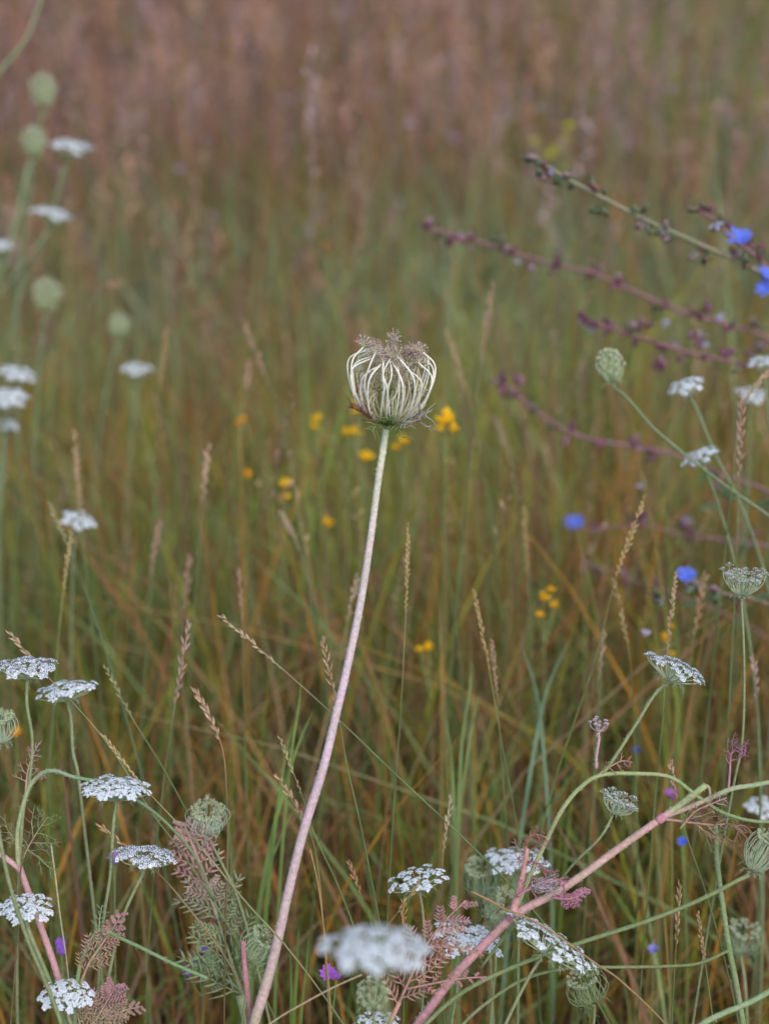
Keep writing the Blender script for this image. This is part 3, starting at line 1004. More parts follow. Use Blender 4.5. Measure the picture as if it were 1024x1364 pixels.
# ------------------------------------------------------------------ branching wild carrot with the thick pink stem, lower right
def pink_plant():
    D = 0.94
    main = [P(a, b, D) for a, b in ((940, 1046), (905, 1073), (880, 1091), (830, 1126), (780, 1163), (740, 1190), (700, 1210), (680, 1224), (645, 1258), (605, 1300), (575, 1340), (552, 1372))]
    pts = drop(main, bend=0.25)
    root = thing('wild_carrot', 'sprawling wild carrot with thick pink branching stem and curly rusty leaves', 'wild carrot', ground_point(pts[-1]), GROUP_C)
    off = root.location
    ths = smooth(pts, 6)
    m = MB()

    def cf(t):
        t *= 2.0
        for (a, ca), (b, cb) in zip(K_[:-1], K_[1:]):
            if t <= b:
                return jit(lerp(ca, cb, (t - a) / (b - a)), 0.04)
        return K_[-1][1]
    K_ = [(0, (0.32, 0.37, 0.19)), (0.14, (0.36, 0.38, 0.21)), (0.17, (0.52, 0.32, 0.30)), (0.4, (0.52, 0.36, 0.30)), (0.62, (0.51, 0.31, 0.31)), (0.8, (0.54, 0.28, 0.32)), (2.0, (0.4, 0.25, 0.2))]
    rf = lambda t: px(4.2 + 3.6 * t, D)
    m.tube(ths, rf, cf, 20, ribs=0.05)
    m.hairs(ths, rf, 1100, 0.0012, (0.8, 0.75, 0.72))
    m.obj('stem', M_STEM, root, off)
    for a, b in ((681, 1223), (880, 1091)):
        m = MB()
        q = P(a, b, D)
        d = (P(a + 12, b - 9, D) - q).normalized()
        m.tube([q - d * 0.003, q - d * 0.001, q + d * 0.001, q + d * 0.003], lambda t: px((7.4, 6.6, 3.9)[(a > 700) + (a > 900)], D) * (0.75 + 0.22 * math.sin(t * 3.14)), (0.48, 0.24, 0.27), 10)
        m.obj('stem_node', M_STEM, root, off)
    # green side stem that arches over and falls away to the right
    g = [P(a, b, d) for a, b, d in ((684, 1220, D), (700, 1180, D + 0.01), (722, 1132, D + 0.01), (745, 1085, D), (770, 1052, D), (800, 1033, D), (850, 1031, D), (893, 1036, D), (930, 1062, D), (965, 1084, D), (1010, 1095, D + .01), (1050, 1092, D + .02))]
    stem(root, g, px(3.1), px(2.2), (0.40, 0.40, 0.21), (0.17, 0.25, 0.12), 250, 8, cmid=(0.34, 0.38, 0.19))
    # upper umbel on a thin green stem rising from the arch
    ax = tilt_axis(24, -16)
    b1 = umbel(root, P(899, 889, D), ax, px(46), 'dots', 'flat', 28, (0.50, 0.56, 0.36), 0.0004, 0.55, True, 0.8)
    stem(root, [b1, P(872, 925, D), P(845, 968, D), P(818, 1010, D), P(802, 1032, D)], px(1.8), px(2.4), (0.26, 0.31, 0.17), (0.23, 0.28, 0.14), 120, 7)
    # small mauve umbel
    b2 = umbel(root, P(798, 968, D), tilt_axis(0, -4), px(15), 'mauve', 'bowl', 9, (0.55, 0.45, 0.42), 0.0003, 0.9, False, 0.85)
    stem(root, [b2, P(797, 990, D), P(794, 1008, D), P(794, 1024, D)], px(1.3), px(2.2), (0.50, 0.34, 0.38), (0.52, 0.28, 0.36), 60, 6)
    # low speckled bowl umbel and its long thin stem
    b3 = umbel(root, P(822, 1074, D), tilt_axis(22, -6), px(26), 'lacy', 'bowl', 26, (0.48, 0.54, 0.36), 0.00033, 0.85, True, 1.15)
    stem(root, [b3, P(800, 1115, D), P(765, 1150, D + .01), P(735, 1185, D + .02), P(690, 1225, D + .02), P(640, 1290, D + .02)], px(1.5), px(2.1), (0.25, 0.29, 0.16), (0.21, 0.26, 0.13), 100, 7)
    # second branch running out to the right
    stem(root, [P(882, 1089, D), P(915, 1077, D), P(945, 1064, D), P(972, 1052, D), P(1000, 1047, D), P(1045, 1042, D), P(1100, 1060, D)], px(3.4), px(3.0), (0.50, 0.32, 0.30), (0.28, 0.38, 0.22), 150, 8, cmid=(0.34, 0.38, 0.22))
    m = MB()
    m.tube(smooth([P(939, 1047, D), P(944, 1050, D), P(945, 1060, D), P(942, 1070, D), P(947, 1079, D), P(952, 1084, D)], 4), lambda t: px(3.2 - 2.4 * min(1, t * 1.6), D), (0.40, 0.30, 0.22), 6)
    m.obj('withered_tip', M_STEM, root, off)
    # leaves
    PKL, RUST = (0.56, 0.28, 0.34), (0.46, 0.22, 0.14)
    frond(root, [P(970, 1052, D), P(972, 1025, D), P(974, 1004, D), P(984, 996, D - .003), P(993, 1000, D - .006)], px(34), 12, PKL, (0.55, 0.25, 0.36), 'thread', r=0.0007, lobes=3, curl=0.5, t0=0.3)
    frond(root, [P(880, 1091, D), P(912, 1095, D), P(945, 1099, D), P(975, 1100, D), P(996, 1118, D)], px(46), 12, (0.54, 0.32, 0.30), (0.42, 0.26, 0.14), 'thread', r=0.0008, lobes=4, curl=0.7, t0=0.25)
    frond(root, [P(905, 1105, D - .004), P(925, 1082, D - .006), P(950, 1070, D - .008), P(968, 1063, D - .008)], px(34), 8, (0.50, 0.34, 0.22), PKL, 'thread', r=0.0006, lobes=3, curl=-0.5, t0=0.1)
    frond(root, [P(930, 1100, D), P(945, 1115, D), P(968, 1118, D), P(990, 1128, D)], px(34), 8, (0.38, 0.36, 0.14), RUST, 'thread', r=0.0005, lobes=3, curl=0.8, t0=0.1)
    frond(root, [P(796, 1033, D), P(812, 1022, D), P(828, 1014, D), P(842, 1016, D)], px(20), 8, (0.55, 0.36, 0.22), (0.52, 0.24, 0.26), 'thread', r=0.0006, lobes=2, curl=0.1, t0=0.15)
    stem(root, [P(681, 1222, D), P(690, 1190, D), P(698, 1158, D), P(702, 1130, D)], px(5), px(2.6), PINK, (0.55, 0.30, 0.27), 80, 8)
    frond(root, [P(700, 1145, D), P(701, 1125, D), P(710, 1112, D - .004), P(728, 1116, D - .008)], px(40), 12, (0.54, 0.30, 0.26), (0.52, 0.24, 0.20), 'thread', r=0.0008, lobes=3, curl=0.8, t0=0.0)
    frond(root, [P(697, 1165, D), P(700, 1150, D), P(715, 1150, D - .004), P(735, 1165, D - .008)], px(36), 9, (0.54, 0.28, 0.28), (0.50, 0.22, 0.24), 'thread', r=0.0007, lobes=3, curl=0.8, t0=0.0)
    frond(root, [P(688, 1195, D - .006), P(715, 1178, D - .010), P(742, 1172, D - .012), P(752, 1178, D - .012)], px(26), 12, (0.54, 0.26, 0.30), (0.52, 0.22, 0.28), 'thread', r=0.0009, lobes=3, curl=0.6, t0=0.1)
    frond(root, [P(735, 1196, D - .008), P(755, 1198, D - .010), P(770, 1194, D - .010), P(783, 1184, D - .010)], px(18), 14, (0.50, 0.22, 0.28), (0.52, 0.26, 0.34), 'pinnate', r=0.0008, lobes=3, curl=0.2, t0=0.1)
    # web of pale woolly hairs in the folded leaf
    m = MB()
    for k in range(90):
        a = P(U(705, 735), U(1170, 1190), D - 0.012)
        e = a + RIGHT * U(-0.002, 0.009) + UP * U(-0.002, 0.004) - FWD * U(0, 0.003)
        m.tube([a, a.lerp(e, 0.5) + rv(0.0006), e], 0.00012, (0.74, 0.66, 0.72), 3)
    m.obj('woolly_web', M_LEAF, root, off)


pink_plant()


# ------------------------------------------------------------------ wild carrot with the pink stem, lower left
def pink_left():
    D = 0.96
    pts = drop([P(a, b, D) for a, b in ((26, 1155), (40, 1195), (58, 1245), (72, 1285), (84, 1325), (98, 1372))], bend=0.25)
    root = thing('wild_carrot', 'wild carrot with forked pink stem, arching green branch and thready leaves', 'wild carrot', ground_point(pts[-1]), GROUP_C)
    stem(root, pts, px(4, D), px(5.5, D), (0.56, 0.32, 0.34), (0.46, 0.28, 0.25), 400, 10, cmid=(0.58, 0.30, 0.33))
    stem(root, [P(-30, 1118, D), P(0, 1138, D), P(26, 1158, D)], px(3.4, D), px(3.6, D), (0.56, 0.34, 0.36), (0.56, 0.32, 0.34), 60, 8)
    stem(root, [P(25, 1158, D), P(23, 1115, D), P(28, 1085, D), P(34, 1062, D), P(42, 1044, D), P(55, 1031, D), P(72, 1027, D), P(100, 1036, D), P(140, 1044, D), P(185, 1068, D), P(225, 1100, D + .01), P(262, 1145, D + .02), P(285, 1200, D + .03)],
         px(3.2, D), px(1.9, D), (0.38, 0.40, 0.22), (0.18, 0.25, 0.13), 250, 8, cmid=(0.23, 0.31, 0.18))
    PKL = (0.52, 0.28, 0.30)
    frond(root, [P(34, 1062, D), P(36, 1035, D), P(42, 1010, D), P(52, 990, D)], px(22, D), 12, (0.50, 0.36, 0.24), PKL, 'thread', r=0.0007, lobes=2, curl=0.15, t0=0.25)
    frond(root, [P(44, 1045, D), P(52, 1036, D), P(60, 1033, D)], px(14, D), 6, PKL, PKL, 'thread', r=0.0005, lobes=1, curl=0.2, t0=0.2)
    GL = (0.30, 0.36, 0.17)
    frond(root, [P(27, 1152, D), P(36, 1132, D), P(50, 1108, D), P(64, 1088, D)], px(56, D), 10, (0.42, 0.34, 0.24), GL, 'thread', r=0.0006, lobes=6, curl=0.35, t0=0.2)
    frond(root, [P(36, 1132, D), P(50, 1142, D), P(66, 1156, D), P(76, 1160, D)], px(26, D), 6, GL, GL, 'thread', r=0.0005, lobes=3, curl=0.3, t0=0.2)
    frond(root, [P(34, 1130, D), P(22, 1120, D), P(8, 1116, D)], px(24, D), 5, GL, GL, 'thread', r=0.0005, lobes=3, curl=0.3, t0=0.2)


pink_left()


def arch_left():
    D = 0.93
    pts = drop([P(a, b, D) for a, b in ((276, 1304), (230, 1284), (190, 1264), (160, 1250), (140, 1240), (128, 1243), (116, 1262), (107, 1285), (103, 1310), (100, 1340), (100, 1372))])
    root = thing('wild_carrot', 'bare green arching stem with pink feathery leaves beside the lowest umbel', 'wild carrot', ground_point(pts[-1]), GROUP_C)
    stem(root, pts, px(2.3, D), px(3.4, D), (0.18, 0.28, 0.14), GREEN_STEM, 250, 8)
    PKL = (0.50, 0.27, 0.29)
    frond(root, [P(107, 1312, D), P(118, 1285, D), P(136, 1258, D), P(150, 1238, D), P(163, 1216, D)], px(34, D), 16, (0.48, 0.33, 0.20), PKL, 'pinnate', r=0.00075, lobes=4, curl=0.1, t0=0.15)
    frond(root, [P(112, 1380, D), P(130, 1355, D), P(142, 1335, D), P(156, 1312, D)], px(46, D), 16, (0.45, 0.35, 0.22), PKL, 'pinnate', r=0.0008, lobes=5, curl=0.1, t0=0.05)
    frond(root, [P(118, 1375, D), P(140, 1360, D), P(165, 1347, D), P(190, 1341, D)], px(28, D), 14, (0.42, 0.33, 0.18), (0.48, 0.30, 0.26), 'pinnate', r=0.0007, lobes=4, curl=0.1, t0=0.1)
    frond(root, [P(108, 1370, D), P(104, 1350, D), P(112, 1330, D)], px(26, D), 8, (0.36, 0.38, 0.18), PKL, 'pinnate', r=0.0006, lobes=4, curl=0.1, t0=0.1)
    frond(root, [P(132, 1240, D), P(133, 1222, D), P(136, 1206, D)], px(18, D), 8, (0.32, 0.40, 0.2), (0.30, 0.38, 0.22), 'thread', r=0.0005, lobes=2, curl=0.2, t0=0.1)


arch_left()


# the large feathery leaf, pink at its tip
def big_leaf():
    D = 1.005
    pts = [P(a, b, D) for a, b in ((334, 1372), (322, 1325), (306, 1275), (290, 1225), (274, 1175), (258, 1130), (244, 1096))]
    dn = drop([pts[1], pts[0]], bend=0.2)
    root = thing('carrot_leaf', 'large feathery wild carrot leaf, green below and dusky pink at its tip', 'leaf', ground_point(dn[-1]))
    GL, PKL = (0.29, 0.34, 0.17), (0.54, 0.32, 0.31)
    stem(root, [pts[1]] + dn[1:], px(9, D), px(10, D), (0.34, 0.38, 0.22), (0.30, 0.32, 0.18), 60, 9)
    frond(root, pts[1:3] + [pts[3]], px(84, D), 10, GL, (0.31, 0.35, 0.19), 'pinnate', r=0.0014, lobes=6, curl=0.1, t0=0.0)
    frond(root, pts[3:5], px(62, D), 9, (0.30, 0.35, 0.21), (0.48, 0.33, 0.27), 'pinnate', r=0.0014, lobes=5, curl=0.1, t0=0.0)
    frond(root, pts[4:], px(48, D), 13, (0.52, 0.33, 0.29), PKL, 'pinnate', r=0.0015, lobes=4, curl=0.1, t0=0.0)
    frond(root, [P(325, 1322, D), P(300, 1305, D), P(278, 1290, D), P(262, 1268, D)], px(34, D), 10, (0.27, 0.36, 0.2), (0.24, 0.33, 0.19), 'pinnate', r=0.0009, lobes=5, curl=0.1, t0=0.25)
    stem(root, [P(324, 1254, 0.955), P(326, 1290, 0.955), P(330, 1330, 0.96), P(335, 1385, 0.975)], px(3, D), px(5, D), (0.42, 0.18, 0.24), (0.40, 0.26, 0.22), 40, 8)


big_leaf()


# rusty leaf rising in front of the pink stem
def rusty_leaf():
    D = 0.91
    pts = [P(a, b, D) for a, b in ((516, 1372), (532, 1335), (548, 1300), (566, 1262), (590, 1230), (620, 1200))]
    dn = drop([pts[1], pts[0]], bend=0.2)
    root = thing('carrot_leaf', 'rusty pink feathery leaf standing before the white umbels and pink stem', 'leaf', ground_point(dn[-1]))
    C0, C1 = (0.46, 0.26, 0.20), (0.54, 0.30, 0.29)
    stem(root, [pts[1]] + dn[1:], px(3, D), px(4, D), C0, C0, 40, 7)
    frond(root, pts, px(60, D), 14, C0, C1, 'pinnate', r=0.0009, lobes=5, curl=0.1, t0=0.15)
    frond(root, [P(566, 1262, D), P(592, 1262, D), P(618, 1264, D), P(645, 1274, D)], px(18, D), 10, C0, (0.48, 0.30, 0.20), 'pinnate', r=0.0007, lobes=3, curl=0.1, t0=0.1)
    frond(root, [P(542, 1318, D), P(580, 1310, D), P(615, 1304, D), P(648, 1302, D)], px(22, D), 10, C0, C1, 'pinnate', r=0.0007, lobes=3, curl=0.1, t0=0.1)


rusty_leaf()


# loose bare stems at the lower right
def bare(label, path, D, r0, r1, c0, c1, down=True, hair=120, name='plant_stem'):
    pts = [P(*(q if len(q) == 3 else (q[0], q[1], D))) for q in path]
    if down:
        pts = drop(pts)
    root = thing(name, label, 'stem', ground_point(pts[-1]), 'bare stems among the grass')
    stem(root, pts, px(r0, D) * 0.42, px(r1, D) * 0.42, lerp(c0, (0.2, 0.2, 0.1), 0.2), lerp(c1, (0.2, 0.2, 0.1), 0.2), hair, 8)


bare('upright hairy green stem behind the curly leaves by the right edge', [(952, 1098), (955, 1150), (962, 1205), (970, 1260), (980, 1310), (990, 1372)], 0.97, 8, 12, (0.24, 0.32, 0.16), (0.22, 0.28, 0.14), hair=300)
bare('thin green stem running nearly level under the long slanting stem', [(972, 1266), (930, 1284), (880, 1288), (820, 1289), (760, 1290), (700, 1304), (650, 1335), (610, 1372)], 0.95, 5, 6, GREEN_STEM, (0.22, 0.28, 0.15))
bare('stout pale green stem cutting across the bottom right corner', [(1040, 1312), (1000, 1335), (960, 1352), (925, 1372)], 0.9, 9, 10, (0.30, 0.40, 0.24), GREEN_STEM)
bare('slender green stem sweeping down from the top left corner', [(60, -15), (35, 50), (0, 95), (-40, 150)], 1.7, 6, 7, (0.26, 0.31, 0.19), GREEN_STEM, hair=0)
bare('smooth green stem along the left edge crossing the white umbel', [(-4, 1090), (2, 1130), (16, 1190), (38, 1255), (66, 1322), (84, 1372)], 0.90, 6, 8, BLUE_GREEN, GREEN_STEM)
bare('dry straw leaning in from the bottom beside the mauve stem', [(482, 1299), (450, 1313), (410, 1334), (355, 1368)], 0.88, 2.5, 5, (0.50, 0.38, 0.26), (0.44, 0.32, 0.22), hair=0)
bare('pale broken straw standing beside the pink stem at lower left', [(68, 1125), (74, 1170), (80, 1220), (88, 1275), (94, 1330)], 0.97, 2.5, 2.5, (0.55, 0.46, 0.38), (0.42, 0.32, 0.2), hair=0)
bare('dark brown twig lying across the green nests', [(627, 1188), (650, 1199), (675, 1213), (700, 1222), (740, 1245), (790, 1282), (830, 1310)], 0.925, 4, 2, (0.34, 0.20, 0.10), (0.24, 0.17, 0.09), hair=0)
bare('thread thin ochre stem curving down past the large blurred umbel', [(413, 1132), (423, 1175), (431, 1235), (436, 1290), (442, 1372)], 0.93, 1.6, 2.2, (0.45, 0.30, 0.12), (0.38, 0.2, 0.14), hair=0)
bare('blackish thin dead stem beside the forked pink stem', [(33, 1125), (27, 1165), (24, 1215), (22, 1260), (18, 1320), (14, 1372)], 0.95, 3, 3, (0.16, 0.09, 0.04), (0.14, 0.08, 0.05), hair=0)


# ------------------------------------------------------------------ grass stalks with seed spikes, told apart one by one
def stalk(label, path, D, w=6, ht=None, c=TAN, gc=G_STALK, gap=1.0):
    """path: tip, foot of the spike, then the stem downwards"""
    pts = [P(*(q if len(q) == 3 else (q[0], q[1], D))) for q in path]
    full = drop(pts, bend=0.22)
    root = thing('grass_stalk', label, 'grass stalk', ground_point(full[-1]), 'grass stalks with seed spikes')
    off = root.location
    th = smooth(full, 8)
    m = MB()
    r = max(0.0004, px(1.0, D))
    m.tube(th, lambda t: r * (0.45 + 0.8 * min(1, t * 5)), lambda t: lerp(c, gc, min(1, t * 6)) if t < 0.5 else lerp(gc, (0.30, 0.2, 0.1), t - 0.4), 6)
    m.obj('stem', M_GRASS, root, off)
    sp = smooth(full, 8)[:9]
    L = sum((b - a).length for a, b in zip(sp[:-1], sp[1:]))
    wm = px(w, D)
    sl = wm * U(1.4, 2.3)
    oa, ob = U(0.08, 0.28), U(0.3, 0.6)
    n = max(8, int(L / (sl * 0.42) * gap))
    m = MB()
    for i in range(n):
        t = (i + 0.5) / n * 8
        k = min(int(t), 7)
        q = sp[k].lerp(sp[k + 1], t - k)
        d = (sp[k] - sp[k + 1]).normalized()
        x, y, z = frame(d)
        side = (RIGHT - d * d.dot(RIGHT)).normalized() * (1 if i % 2 else -1)
        side = (side + rv(0.35)).normalized()
        taper = 0.55 + 0.6 * math.sin(math.pi * min(1, 0.12 + t / 9))
        cc = jit(c, 0.14)
        o = (d + side * U(oa, ob)).normalized()
        if random.random() < 0.12:
            continue
        m.seed(q + side * wm * 0.06, o, sl * taper * U(0.85, 1.15), wm * 0.36 * taper, cc, 5, lerp(cc, (0.3, 0.3, 0.12), 0.4))
        o2 = (d + side * U(-0.1, 0.2) + rv(0.15)).normalized()
        m.seed(q + side * wm * 0.10 + d * sl * 0.25, o2, sl * 0.85 * taper, wm * 0.27 * taper, jit(c, 0.14), 4)
    m.obj('seed_head', M_HUSK, root, off)


RED_T = (0.46, 0.29, 0.20)
OCH = (0.50, 0.35, 0.16)
stalk('tall tan spike rising above and beside the dried seed head', [(656, 378), (640, 485), (628, 600), (610, 780), (600, 900)], 1.28, 6.2, c=RED_T)
stalk('pale tan spike leaning towards the dried seed head', [(596, 443), (622, 525), (640, 600), (655, 700)], 1.4, 7.0, c=TAN)
stalk('leaning tan spike above the scattered yellow flowers', [(326, 432), (358, 515), (380, 590), (400, 700)], 1.4, 7.0, c=RED_T)
stalk('slim upright ochre spike just behind the mauve stem', [(544, 700), (540, 818), (534, 940), (524, 1080), (515, 1240)], 1.036, 5.7, c=OCH)
stalk('long ochre spike leaning between blue flower and yellow cluster', [(858, 665), (820, 770), (792, 880), (745, 1020), (715, 1130)], 1.072, 7.5, c=OCH)
stalk('thin ochre spike leaning away from the yellow cluster', [(632, 790), (652, 895), (668, 990), (690, 1110)], 1.058, 5.3, c=OCH)
stalk('straight brown spike paired beside the thin ochre one', [(655, 855), (662, 930), (668, 1020), (676, 1120)], 1.094, 5.3, c=RED_T)
stalk('faint upright spike above the yellow cluster', [(699, 680), (703, 770), (708, 880), (715, 1000)], 1.3, 5.7, c=OCH)
stalk('sharp slanting spike whose green stem crosses behind the mauve stem', [(296, 822), (378, 893), (452, 960), (530, 1035), (610, 1110), (690, 1190)], 1.0, 6.6, c=(0.55, 0.40, 0.26), gc=(0.20, 0.29, 0.12))
stalk('sharp tan spike touching the mauve stem at its middle', [(429, 851), (450, 950), (462, 1020), (478, 1090), (500, 1200)], 0.985, 6.2, c=(0.56, 0.37, 0.21))
stalk('rosy brown spike standing alone beyond the round green nest', [(251, 833), (233, 940), (222, 1010), (210, 1110)], 1.058, 7.0, c=(0.48, 0.31, 0.25))
stalk('sharp drooping spike directly above the round green nest', [(261, 922), (294, 990), (302, 1060), (303, 1150), (300, 1260)], 1.0, 7.9, c=(0.56, 0.38, 0.25), gc=(0.30, 0.22, 0.10))
stalk('bare thin greenish spike slanting down to the round green nest', [(141, 890), (178, 960), (215, 1020), (262, 1110), (290, 1200)], 1.015, 4.8, c=(0.36, 0.34, 0.18), gap=0.8)
stalk('greenish spike close beside the mauve stem', [(373, 984), (402, 1060), (420, 1115), (450, 1180), (480, 1260)], 0.97, 5.3, c=(0.44, 0.38, 0.18), gap=0.8)
stalk('tan forked spike reaching the lower mauve stem', [(371, 1037), (412, 1108), (425, 1170), (432, 1260)], 0.975, 7.9, c=(0.54, 0.36, 0.22), gc=(0.36, 0.26, 0.1))
stalk('tan spike above the small lone white umbel', [(99, 577), (108, 690), (118, 790), (130, 900)], 1.3, 6.2, c=(0.54, 0.37, 0.21))
stalk('greenish spike slanting past the small lone white umbel', [(67, 672), (95, 740), (125, 820), (160, 930)], 1.166, 5.3, c=(0.36, 0.35, 0.18), gc=(0.2, 0.28, 0.14))
stalk('upright ochre spike below the small lone white umbel', [(96, 703), (83, 800), (76, 870), (70, 960)], 1.13, 6.2, c=(0.50, 0.38, 0.18))
stalk('thick tan spike left of the yellow flowers', [(277, 598), (270, 672), (263, 760), (255, 860)], 1.3, 7.9, c=(0.54, 0.37, 0.25))
stalk('short rosy spike between two blurred green stems', [(212, 700), (200, 770), (196, 850), (190, 950)], 1.3, 6.2, c=RED_T)
stalk('dim brown spike low between the rosy spikes', [(253, 745), (243, 820), (235, 900)], 1.3, 7.0, c=(0.42, 0.27, 0.19))
stalk('small thin spike near the slanting sharp one', [(318, 762), (323, 830), (324, 900), (326, 980)], 1.166, 5.3, c=RED_T)
stalk('wavy tan spike before the yellow flowers by the tilted umbel', [(900, 765), (888, 872), (882, 960), (870, 1090), (858, 1250)], 1.036, 5.7, c=(0.54, 0.37, 0.22))
stalk('brown spike between the low blue flower and lacy umbel', [(938, 768), (924, 850), (908, 940), (895, 1040)], 1.166, 7.0, c=(0.46, 0.29, 0.16))
stalk('short tan spike above the small stepped umbel', [(600, 1065), (590, 1140), (588, 1200), (590, 1280)], 1.0, 5.3, c=(0.50, 0.40, 0.26))
stalk('sharp dry spike lying across the broad white umbel', [(139, 982), (186, 1042), (225, 1085), (268, 1130), (330, 1205), (380, 1260)], 0.93, 5.3, c=(0.56, 0.40, 0.20), gc=(0.34, 0.36, 0.18))
stalk('orange tan spike poking out behind the dark speckled umbel', [(135, 1102), (172, 1132), (215, 1168), (255, 1215), (295, 1268), (330, 1330)], 0.96, 7.0, c=(0.56, 0.36, 0.18), gc=(0.36, 0.28, 0.16))
stalk('reddish tan spike standing behind the broken pink stem', [(892, 1015), (902, 1068), (916, 1120), (940, 1190), (965, 1280), (985, 1372)], 0.98, 7.9, c=(0.52, 0.34, 0.23), gc=(0.26, 0.30, 0.13))
stalk('brown braided spike beside the long slanting stem', [(905, 1180), (900, 1262), (896, 1330), (893, 1390)], 0.99, 7.0, c=(0.46, 0.30, 0.16))
stalk('thin brown spike next to the braided one', [(929, 1215), (940, 1290), (948, 1350), (955, 1400)], 0.98, 5.7, c=(0.46, 0.31, 0.18))
stalk('leaning tan spike below the round yellow flowers', [(375, 684), (400, 735), (422, 820), (435, 920)], 1.3, 7.0, c=(0.52, 0.38, 0.26))
stalk('pale spike slanting against the mauve stem at mid height', [(476, 770), (462, 830), (450, 900)], 1.166, 7.0, c=(0.50, 0.38, 0.26))
stalk('tan spike running behind the speckled umbel at the left edge', [(14, 845), (62, 900), (105, 945), (150, 1000), (200, 1080), (245, 1140)], 0.99, 6.2, c=(0.56, 0.40, 0.26), gc=(0.28, 0.32, 0.15))
stalk('blurred pale spike beyond the bright yellow flower', [(662, 560), (682, 625), (695, 700)], 1.5, 7.9, c=(0.48, 0.37, 0.24))
stalk('drooping brown spike behind the long ochre spike', [(818, 775), (836, 860), (842, 930), (846, 1020)], 1.13, 5.7, c=(0.46, 0.34, 0.17))
stalk('reddish stalk rising through the chicory by the right edge', [(987, 530), (984, 640), (980, 740), (975, 860)], 1.094, 7.9, c=(0.46, 0.30, 0.22))
stalk('tan spike slanting in from the right edge over the chicory', [(1026, 490), (988, 545), (975, 640), (965, 740)], 1.116, 7.0, c=(0.50, 0.36, 0.22))
stalk('short pinkish spike beside the straight stem of the lacy umbel', [(1002, 870), (1008, 940), (1010, 1010), (1012, 1090)], 1.094, 7.0, c=(0.50, 0.34, 0.28))
stalk('small brown spike beyond the small mauve umbel', [(805, 845), (798, 910), (794, 980)], 1.13, 5.3, c=RED_T)
stalk('rusty spike left of the grey stepped umbel', [(466, 1152), (482, 1195), (495, 1235), (505, 1290)], 1.0, 6.2, c=(0.46, 0.28, 0.15))
stalk('bent ochre spike over the large blurred umbel', [(556, 1180), (528, 1218), (512, 1240), (500, 1275)], 0.9, 5.7, c=(0.50, 0.34, 0.15))
stalk('upright thin ochre spike rising from behind the blurred umbel', [(538, 1203), (537, 1262), (538, 1320), (536, 1390)], 0.95, 5.3, c=(0.50, 0.31, 0.14))
stalk('far blurred spike above the orange yellow flower', [(332, 487), (321, 550), (316, 620)], 1.55, 7.9, c=RED_T)
stalk('hooked reddish stalk beneath the small pale bud', [(160, 375), (122, 395), (112, 450), (108, 540)], 1.6, 6.2, c=(0.46, 0.28, 0.18))
stalk('faint ochre stalk under the narrow edge on umbel', [(222, 440), (212, 520), (206, 620)], 1.5, 5.3, c=(0.46, 0.33, 0.16))


# ------------------------------------------------------------------ broad bright grass blades that stand out singly
def blade_tuft(label, list_, D, c):
    base = None
    roots = []
    for path, w_ in list_:
        pts = drop([P(a, b, D) for a, b in path], bend=0.3)
        roots.append((smooth(pts, 4), w_))
    g = ground_point(roots[0][0][-1])
    root = thing('grass_tuft', label, 'grass', g, 'broad leaved grass tufts')
    for pth, w_ in roots:
        m = MB()
        N = len(pth)
        cc = jit(c, 0.12)
        for i, q in enumerate(pth):
            t = i / (N - 1)
            d = (pth[min(i + 1, N - 1)] - pth[max(i - 1, 0)]).normalized()
            s_ = (RIGHT * 0.85 + FWD * 0.5)
            s_ = (s_ - d * s_.dot(d)).normalized()
            nn = s_.cross(d)
            ww = px(w_, D) * 0.34 * min(1, (t * 3.5) ** 0.6 + 0.03)
            m.v += [q - s_ * ww, q + nn * ww * 0.35, q + s_ * ww]
            k = lerp(cc, (0.22, 0.16, 0.07), max(0, t - 0.6))
            m.c += [k, lerp(k, (0.4, 0.45, 0.3), 0.12), k]
            if i:
                b = len(m.v) - 6
                m.f += [(b, b + 1, b + 4, b + 3), (b + 1, b + 2, b + 5, b + 4)]
        m.obj('blade', M_GRASS, root, root.location)


blade_tuft('pair of broad fresh green blades behind the mauve stem', [([(418, 945), (400, 985), (385, 1030), (368, 1090), (355, 1150)], 9), ([(402, 895), (398, 940), (390, 990), (384, 1040)], 7), ([(392, 960), (380, 1010), (370, 1075), (365, 1110)], 10)], 1.10, (0.19, 0.29, 0.07))
blade_tuft('upright green blades between the mauve stem and the violet flower', [([(398, 1232), (396, 1275), (393, 1330), (390, 1372)], 10), ([(412, 1240), (408, 1290), (402, 1340), (400, 1372)], 8), ([(386, 1260), (388, 1310), (388, 1372)], 9)], 1.05, (0.16, 0.24, 0.045))
blade_tuft('soft green blades amid the grass below the yellow cluster', [([(628, 880), (624, 930), (615, 990), (612, 1060)], 10), ([(640, 920), (630, 960), (622, 1010)], 9), ([(590, 940), (600, 1000), (604, 1070)], 9)], 1.17, (0.24, 0.31, 0.10))
blade_tuft('greyish green blade leaning low beside the round green nest', [([(392, 1075), (372, 1120), (352, 1170), (345, 1220)], 8), ([(300, 1060), (305, 1110), (310, 1180)], 8)], 1.11, (0.20, 0.27, 0.10))
blade_tuft('bluish blade slanting beneath the yellow cluster', [([(695, 860), (708, 900), (716, 930), (722, 980)], 7), ([(760, 850), (740, 890), (725, 930), (715, 980)], 9)], 1.20, (0.2, 0.32, 0.2))


